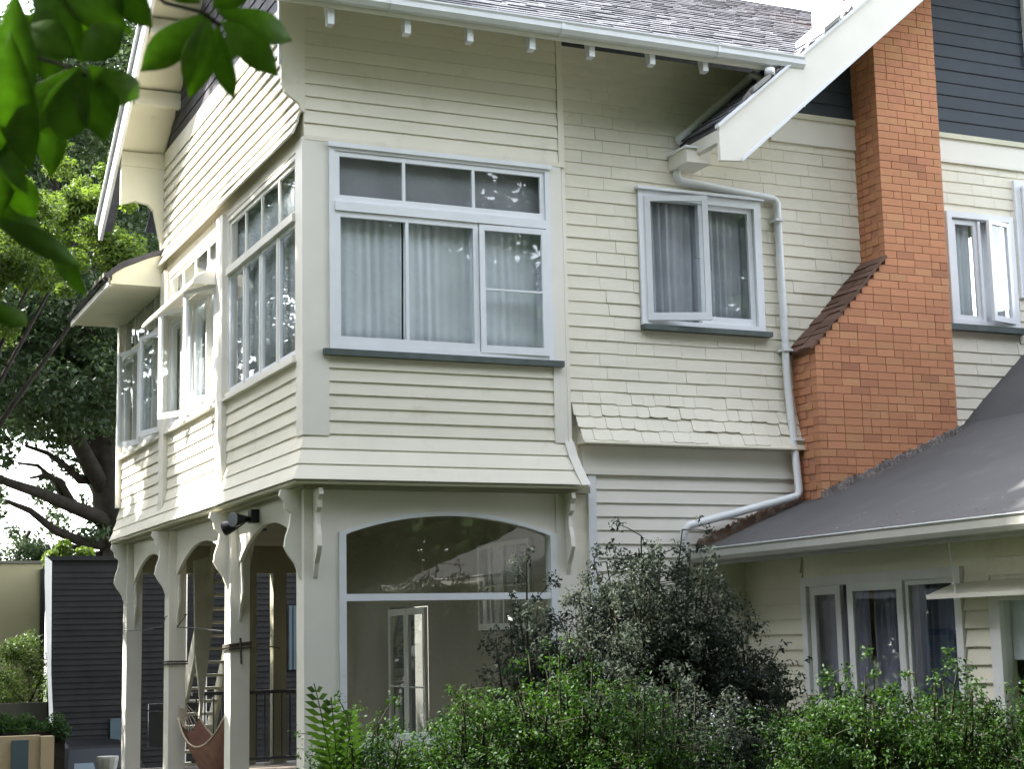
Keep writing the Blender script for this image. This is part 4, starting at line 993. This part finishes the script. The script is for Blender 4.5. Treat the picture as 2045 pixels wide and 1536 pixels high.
limb([(170, 700), (120, 620), (60, 560), (10, 470)], .2, .07)
limb([(190, 720), (150, 560), (120, 420), (90, 280)], .2, .07)
mb.build('trunk', M['bark'], bt, smooth=True)
cs = []; rs_ = []
def blob(px, py, Y, r, O): cs.append(tuple(w2l(at(px, py, Y=Y), O))); rs_.append(r)
rr = random.Random(3)
for i in range(150):
    x = rr.uniform(-160, 300); y = rr.uniform(560, 850)
    blob(x, y, 27 + rr.uniform(-4, 4), rr.uniform(.5, 1.0), BO)
for i in range(120):
    x = rr.uniform(-160, 330); y = rr.uniform(60, 620); blob(x, y, 27 + rr.uniform(-3, 5), rr.uniform(.6, 1.3), BO)
for i in range(46): blob(rr.uniform(60, 260) if i % 2 else rr.uniform(-40, 250), rr.uniform(860, 1100), 27 + rr.uniform(0, 4), rr.uniform(.22, .45), BO)
for (x, y) in ((20, 880), (60, 870), (100, 880), (190, 900), (225, 930), (215, 1010), (235, 1100), (20, 1060), (60, 1090), (0, 900), (175, 880), (240, 870), (200, 1060), (170, 1110), (210, 1120), (240, 1000), (-30, 960)):
    blob(x, y, 27 + rr.uniform(-1, 3), rr.uniform(.28, .5), BO)
leaves('crown', cs, rs_, 90000, .17, 'leaf_dk', bt, tone_by_cluster=.6, zsq=.8)
# bright sunlit tree nearer
BO2 = (-2.6, 17.5, -1.25); b2 = thing('sunlit_tree', 'bright yellow-green sunlit tree below the side gable eave', 'tree', BO2)
cs = []; rs_ = []
for i in range(85):
    x = rr.uniform(-160, 255); y = rr.gauss(470, 70) + (40 if x < 60 else 0); blob(x, y, 17.5 + rr.uniform(-2.2, 2.2), rr.uniform(.22, .5), BO2)
for (x, y) in ((40, 370), (30, 385), (180, 400), (150, 420), (205, 420), (110, 430), (225, 470)): blob(x, y, 17.0, .3, BO2)
mb = MB(); tp = []
mb.tube([(0, 0, 0), (.1, 0, 2.2), (.3, .1, 4.4), (.9, -.1, 6.0), (1.4, 0, 7.3)], .2, 8, rs=[.22, .19, .15, .1, .05])
for i in range(8): 
    q = Vector(cs[rr.randrange(85)]); mb.tube([(.3, .1, 4.4), Vector((.3, .1, 4.4)).lerp(q, .5) + Vector((0, 0, .2)), q], .05, 5, rs=[.09, .05, .02])
mb.build('trunk', M['bark'], b2, smooth=True)
leaves('crown', cs, rs_, 42000, .095, 'leaf_br', b2, tone_by_cluster=.65, zsq=.75)
# tall tree at the very back for the top left corner
tree('tall_tree', (7.5, 44, -1.5), 'tall olive tree in the distance behind the upper left leaves', 26, 6, 60000, .26, 'leaf_mid', 11, .5, depth=4, clump=2.1, spread=.75, first=.36)
tree('tall_tree', (-1.5, 40, -1.5), 'distant dark tree at the far left edge behind the bright tree', 22, 6, 50000, .24, 'leaf_dk', 17, .45, depth=4, clump=1.8, spread=.8, first=.30)
# small shrubs between
for (px, py, Y, r, lab, m_) in ((140, 1100, 20, .38, 'small lime-green bush above the dark boarded wall', 'leaf_br'), (40, 1095, 24, .55, 'dusky bush above the parapet of the cream building', 'leaf_dk')):
    p = at(px, py, Y=Y); t = thing('bush', lab, 'bush', (p.x, Y, -1.3)); hh = p.z + 1.3
    MB().tube([(0, 0, 0), (.05, 0, hh * .5), (0, 0, hh)], .05, 6, rs=[.07, .05, .02]).build('trunk', M['bark'], t)
    leaves('crown', [(rr.uniform(-r, r), rr.uniform(-r, r) * .6, hh - r * .4 + rr.uniform(-r, r) * .6) for _ in range(12)], r * .5, 5000, .07, m_, t)
p = at(35, 1330, Y=19.5); t = thing('garden_tree', 'feathery green small tree in front of the cream building', 'tree', (p.x, 19.5, -1.3))
mb = MB(); tp = []; grow((0, 0, 0), (0, 0, 1), 1.6, .05, 3, mb, tp, .6, .5, .15, random.Random(8)); mb.build('trunk', M['bark'], t)
leaves('crown', [(rr.gauss(0, .38), rr.uniform(-.3, .3), rr.uniform(1.1, 3.3)) for _ in range(60)], .26, 16000, .06, 'leaf_mid', t, aspect=.3)
# clipped hedge over the tan wall
t = thing('clipped_hedge', 'small clipped dark green hedge along the top of the tan wall', 'hedge', (-2.2, 12.3, -1.25))
leaves('foliage', [(rr.uniform(-1.5, 2.0), rr.uniform(-.25, .25), rr.uniform(1.62, 1.95)) for _ in range(70)], .16, 20000, .05, 'leaf_hedge', t); MB().box(-1.5, 2.0, -.2, .2, 0, 1.75).build('hedge_core', M['bark'], t)

# --- shrubs in front of the house
def shrub(name, label, cx, cy, w_, d__, h, n, m, seed, lsize=.035, top=.0, twigs=26, clump=.16, group=None, flowers=0, low=0.0, aspect=.45, dens_top=1.0, leafy=.35, cat='shrub'):
    q = random.Random(seed); t = thing(name, label, cat, (cx, cy, 0), group); mb = MB(); cs = []; rs_ = []
    for i in range(twigs):
        a = q.uniform(-1, 1); b = q.uniform(-1, 1); hh = h * (1 - .38 * a * a - .1 * b * b) * q.uniform(.80, 1.06)
        base = Vector((a * w_ * .35, b * d__ * .35, 0)); tip = Vector((a * w_ * q.uniform(.8, 1), b * d__, hh))
        mid = base.lerp(tip, .5) + Vector((q.uniform(-.08, .08), q.uniform(-.08, .08), .1 * h)); P = []
        for k in range(9):
            s = k / 8; P.append(base * (1 - s) ** 2 + mid * 2 * s * (1 - s) + tip * s * s)
        mb.tube(P, .01, 5, rs=[.018 * (1 - .8 * k / 8) + .002 for k in range(9)], cap=False)
        for k in range(9):
            if P[k].z < low: continue
            f_ = k / 8
            for _ in range(3 if f_ < .8 else 2):
                e = P[k] + Vector((q.gauss(0, 1), q.gauss(0, 1), q.gauss(0, .8))) * clump * (1.5 if f_ < .85 else .7)
                cs.append(tuple(e)); rs_.append(clump * q.uniform(.5, 1.1) * (1 if f_ < .8 else .6))
                if q.random() < .5: mb.tube([P[k], P[k].lerp(e, .6) + Vector((0, 0, .01)), e], .003, 4, rs=[.005, .004, .002], cap=False)
    mb.build('stems', M['twig'], t)
    leaves('foliage', cs, rs_, n, lsize, m, t, tone_by_cluster=leafy, aspect=aspect, flat=.3)
    if flowers:
        pk = rng.choice(len(cs), max(4, len(cs) // 6)); leaves('flowers', np.asarray(cs)[pk], .07, flowers, .017, 'petal', t, aspect=.8, flat=.2)
    return t
shrub('dusky_shrub', 'tall dusky grey-green shrub in front of the downpipe and arched window', 2.28, -2.4, .86, .7, 2.66, 82000, 'leaf_shrub', 21, .038, twigs=50, clump=.16, flowers=500, low=.5)
shrub('dusky_shrub', 'thin dark shrub with open twigs beside the right jamb of arched window', 1.42, -1.9, .38, .35, 2.45, 15000, 'leaf_shrub', 22, .036, twigs=14, clump=.13, low=.5)
shrub('dusky_shrub', 'loose dark shrub against the low wing wall right of the tall one', 2.95, -2.9, .34, .4, 1.85, 14000, 'leaf_shrub', 23, .036, twigs=14, clump=.13, flowers=300, low=.4)
shrub('dusky_shrub', 'low dusky shrub with pale lilac flowers at the bottom of picture', 1.98, -3.5, .62, .4, 1.42, 42000, 'leaf_shrub', 24, .036, twigs=34, clump=.13, flowers=1500, low=.2)
GH = 'green hedge shrubs in front of the house'
for i, (cx, cy, w_, h, lab) in enumerate((
    (-.50, -3.1, .50, 1.25, 'low green shrub at the foot of the corner post'),
    (.22, -3.3, .52, 1.42, 'green hedge shrub under the left part of arched window'),
    (.90, -3.5, .55, 1.70, 'taller green hedge shrub under the middle of arched window'),
    (1.36, -3.9, .36, 1.42, 'small green hedge shrub just left of the lilac flowered one'),
    (2.62, -4.2, .34, 1.02, 'low green hedge shrub right of the lilac flowered one'),
    (3.02, -4.2, .42, 1.44, 'green hedge shrub under the left end of the wing window'),
    (3.52, -4.6, .46, 1.52, 'bright green hedge shrub under the wing window curtains'),
    (3.92, -5.0, .42, 1.26, 'lower green hedge shrub beside the wing door jamb'),
    (4.1, -5.7, .5, 1.50, 'green hedge shrub at the lower right corner'))):
    shrub('hedge_shrub', lab, cx, cy, w_, .42, h, 26000, 'leaf_hedge', 40 + i, (.030, .036, .033, .029)[i % 4], twigs=30, clump=.12, group=GH, flowers=160 if i in (1, 3, 5, 7) else 0, low=.2, leafy=.6, aspect=(.45, .36, .5)[i % 3])

# a fern-like frond standing up by the post
fp = at(672, 1372, Y=-3.4); t = thing('fern', 'upright fern frond rising from the shrubs beside the corner post', 'fern', (fp.x, -3.4, 0))
for k, (dx, hh) in enumerate(((-.14, 1.48), (-.05, 1.38), (.06, 1.30))):
    n = 26; P = [Vector((dx * (s / n) ** 2 * 1.4 + .03, 0, hh * s / n)) for s in range(n + 1)]
    mb = MB(); mb.tube(P, .004, 4)
    for s in range(12, n):
        wdt = .14 * math.sin(math.pi * (s - 10) / (n - 9)) + .01
        for sg in (-1, 1):
            b0 = P[s]; e = b0 + Vector((sg * wdt, .03, wdt * .45)); mb.add([tuple(b0), tuple(b0.lerp(e, .45) + Vector((0, .004, .026))), tuple(e), tuple(b0.lerp(e, .45) + Vector((0, -.004, -.022)))], [(0, 1, 2, 3)])
    me_o = mb.build('frond', M['leaf_hedge'], t); a = me_o.data.attributes.new('tone', 'FLOAT', 'POINT'); a.data.foreach_set('value', [.8] * len(me_o.data.vertices))

# --- overhanging branch with large palmate leaves, close to the camera
br = thing('leafy_branch', 'overhanging branch with big soft-focus green leaves at top left', 'branch', tuple(CAM + Vector((-.9, 2.6, 1.2))))
BL = Vector(br.location)
def cpt(px, py, dist):
    v = Vector(((px - 1022.5) / FPX, (py - 768) / FPX, 1.0)) * dist; return CAM + MW.transposed() @ v - BL
def leaflet(bx, by, tx_, ty_, wpx, dist, tilt=.0, tone=.5):
    wpx *= 1.08; tx_ = bx + (tx_ - bx) * 1.22; ty_ = by + (ty_ - by) * 1.18
    b = cpt(bx, by, dist); e = cpt(tx_, ty_, dist + tilt); ax = e - b; L = ax.length; ax.normalize()
    view = (b + BL - CAM).normalized(); side = ax.cross(view).normalized(); nv = side.cross(ax)
    rot = Matrix.Rotation(J(.35), 3, ax); side = rot @ side; nv = rot @ nv
    W = wpx / FPX * dist; n = 10; vs = []
    prof = [0.03, .34, .60, .80, .94, 1.0, .96, .82, .58, .28, .0]
    for i in range(n + 1):
        s = i / n; c = b + ax * L * s - nv * (.10 * L * math.sin(math.pi * s)); h = W * .5 * prof[i]
        vs += [tuple(c - side * h + nv * h * .25 * -1), tuple(c), tuple(c + side * h + nv * h * .25 * -1)]
    fs = []
    for i in range(n):
        a = i * 3; fs += [(a, a + 1, a + 4, a + 3), (a + 1, a + 2, a + 5, a + 4)]
    me = bpy.data.meshes.new('leaf'); me.from_pydata(vs, [], fs); me.materials.append(M['leaf_big'])
    me.polygons.foreach_set('use_smooth', [True] * len(me.polygons))
    at_ = me.attributes.new('tone', 'FLOAT', 'POINT'); at_.data.foreach_set('value', [tone] * len(vs))
    o = bpy.data.objects.new('leaf', me); COL.objects.link(o); o.parent = br
    sd = o.modifiers.new('s', 'SOLIDIFY'); sd.thickness = .0006
def twig(pts, r): MB().tube([cpt(*p) for p in pts], r, 6).build('twig', M['twig'], br, smooth=True)
twig([(250, -60, 2.3), (330, 5, 2.25), (400, 22, 2.2), (440, 50, 2.2)], .0028); twig([(-60, 60, 2.1), (60, 110, 2.1), (130, 130, 2.05), (170, 150, 2.0)], .003)
twig([(-80, -80, 2.2), (60, -20, 2.2), (150, 10, 2.2)], .005)
for a in ((420, 25, 305, 125, 66, 2.2, .05, .6), (415, 30, 385, 172, 66, 2.2, .02, .8), (432, 40, 462, 175, 42, 2.22, .1, .5), (440, 40, 535, 135, 62, 2.2, .05, .7), (430, 20, 556, 72, 60, 2.25, .1, .6), (425, 15, 480, -40, 60, 2.2, 0, .5), (470, 60, 455, 120, 40, 2.3, 0, .4), (400, 5, 340, -40, 50, 2.2, 0, .3),
          (160, 130, 60, 235, 78, 2.0, .1, .35), (165, 135, 128, 262, 88, 2.0, .05, .5), (170, 140, 202, 262, 82, 2.02, .02, .6), (175, 130, 258, 185, 70, 2.0, .1, .7), (165, 120, 235, 60, 70, 2.05, .0, .4), (150, 115, 70, 60, 70, 2.05, 0, .3), (190, 175, 215, 240, 40, 2.1, 0, .3),
          (30, -20, 50, 190, 78, 1.95, .05, .5), (20, 60, 55, 300, 82, 1.9, .1, .4), (-20, 120, 20, 340, 90, 1.95, .1, .3), (60, -40, 150, 105, 70, 2.1, .0, .4), (100, -50, 240, 50, 70, 2.1, .0, .3), (-10, 260, 45, 370, 50, 2.0, 0, .3),
          (70, 20, 30, 120, 66, 2.15, .05, .6), (75, 15, 105, 150, 70, 2.15, .05, .4), (85, 10, 170, 90, 62, 2.15, .05, .7), (230, -40, 200, 60, 60, 2.3, 0, .3), (225, -40, 290, 40, 56, 2.3, .05, .5), (10, 330, 60, 420, 60, 2.1, .05, .3), (-20, 300, -10, 420, 70, 2.1, .0, .2), (120, 180, 105, 330, 60, 2.25, .05, .2), (30, 160, 120, 260, 66, 2.2, .05, .3), (-30, 430, 130, 520, 46, 2.3, .1, .1), (-30, 380, 60, 470, 60, 2.3, .1, .05), (-30, 600, 40, 640, 40, 2.3, .1, .05), (90, 480, 160, 580, 34, 2.4, 0, .15)):
    leaflet(*a)
twig([(-80, 420, 2.3), (-20, 440, 2.3), (60, 460, 2.35), (100, 490, 2.4)], .003)
MB().tube([Vector((-1.6, -.6, .5)), Vector((-.9, -.3, .45)), cpt(-80, -80, 2.2)], .02, 8, rs=[.03, .02, .006]).build('bough', M['bark'], br, smooth=True)

# --- trees outside the picture: left ones dapple the wall, screening ones added to cut sky light and darken reflections
def mass_tree(name, loc, label, boxes, n, size, m, seed, rad, cat='tree', holes=(), group=None, th=.16):
    q = random.Random(seed); t = thing(name, label, cat, loc, group); O = Vector(loc); cs = []; rs_ = []
    for (x0, x1, y0, y1, z0, z1, k) in boxes:
        c = Vector(((x0 + x1) / 2, (y0 + y1) / 2, (z0 + z1) / 2))
        for _ in range(k):
            d = Vector((q.uniform(-1, 1), q.uniform(-1, 1), q.uniform(-1, 1)))
            if d.length > 1.15: d = d / d.length
            p = Vector((c.x + d.x * (x1 - x0) / 2, c.y + d.y * (y1 - y0) / 2, c.z + d.z * (z1 - z0) / 2)); r = rad * q.uniform(.6, 1.2)
            if any(((p - Vector(h[0])).cross(SUN_DIR)).length < h[1] + r * .75 for h in holes): continue
            cs.append(tuple(p - O)); rs_.append(r)
    mb = MB(); top = max(c[2] for c in cs); mb.tube([(0, 0, -.2), (.05, .1, top * .35), (.1, 0, top * .7)], th, 8, rs=[th * 1.2, th * .8, th * .4])
    for k in range(9):
        e = Vector(cs[q.randrange(len(cs))]); b = Vector((.05, .1, top * q.uniform(.25, .6))); mb.tube([b, b.lerp(e, .5) + Vector((0, 0, .2)), e], .04, 5, rs=[th * .4, th * .25, .02])
    mb.build('trunk', M['bark'], t, smooth=True)
    leaves('crown', cs, rs_, n, size, m, t); return t
HOLES = (((-5.0, -12.6, 2.72), .42), ((-5.4, -12.8, 2.6), .30), ((0, 4.0, 3.7), .85), ((0, 4.9, 3.9), .35), ((0, 3.6, 7.4), .65), ((0, 4.4, 6.9), .5), ((0, 1.2, 6.9), .30), ((.0, 3.1, 6.2), .25), ((0, 7.4, 3.8), .2), ((0, 6.9, 6.8), .3), ((0, 2.9, 1.4), .25), ((-.6, 5.5, 8.2), .9), ((-.7, 6.7, 7.4), .6), ((2.2, -3.4, 1.2), .7), ((3.6, -4.4, 1.3), .6), ((.8, -3.4, 1.4), .6), ((.2, 2.9, 2.2), .3))  # gaps cut in the unseen crowns along the sun, to light chosen spots
mass_tree('garden_tree', (-7.2, 8.0, -.3), 'tall leafy tree beside the verandah that dapples the side wall', ((-7.9, -4.3, 1.5, 13.5, 8.6, 16.5, 330),), 82000, .20, 'leaf_mid', 31, .75, holes=HOLES)
mass_tree('garden_tree', (-8.6, 1.0, 0), 'dense added screening tree left of the verandah out of view', ((-10, -6.2, -3.5, 6.5, .6, 13, 200),), 46000, .25, 'leaf_dk', 32, 1.0, holes=HOLES)
mass_tree('garden_tree', (-9.4, -7.0, 0), 'dense added screening tree left of the photographer', ((-11, -7.2, -13, -2.5, .6, 12, 190),), 44000, .25, 'leaf_dk', 33, 1.0, holes=HOLES)
mass_tree('garden_tree', (-9.0, 12.0, -1.2), 'bushy added screening tree by the driveway left of the house', ((-11, -5.2, 6.5, 15, -.5, 9.5, 180),), 42000, .25, 'leaf_dk', 34, 1.0, holes=HOLES)
mass_tree('garden_tree', (-6.6, -12.5, 0), 'wide tree overhanging the photographer whose branch hangs into view', ((-9, 6.5, -17.5, -7.2, 7.4, 12.5, 270),), 56000, .26, 'leaf_dk', 36, 1.1, holes=HOLES)
mass_tree('garden_tree', (-5.0, 18, -1.2), 'tall added screening tree beyond the verandah hidden outside the left edge', ((-8.5, -2.2, 13.5, 22, .5, 12.5, 170),), 42000, .24, 'leaf_dk', 35, .95, holes=HOLES)
for i, (x, y, hgt, lab) in enumerate(((-15, -27, 11, 'broad added screening tree far behind and left of the photographer'), (-6, -31, 12, 'added screening tree directly behind the photographer'), (3, -29, 11, 'added screening tree behind and just right of the photographer'), (12, -27, 12, 'second added screening tree to the right behind the photographer'), (22, -24, 12, 'farthest right added screening tree behind the photographer'), (-23, -17, 12, 'added screening tree at far left of the garden'))):
    mass_tree('screen_tree', (x, y, 0), lab, ((x - 7.5, x + 7.5, y - 3 + 3, y + 6, .2, hgt + 8, 190),), 36000, .5, 'leaf_dk', 60 + i, 2.1, th=.3, group='added screening trees behind the photographer')  # unseen crowns added to block low sky and darken the panes
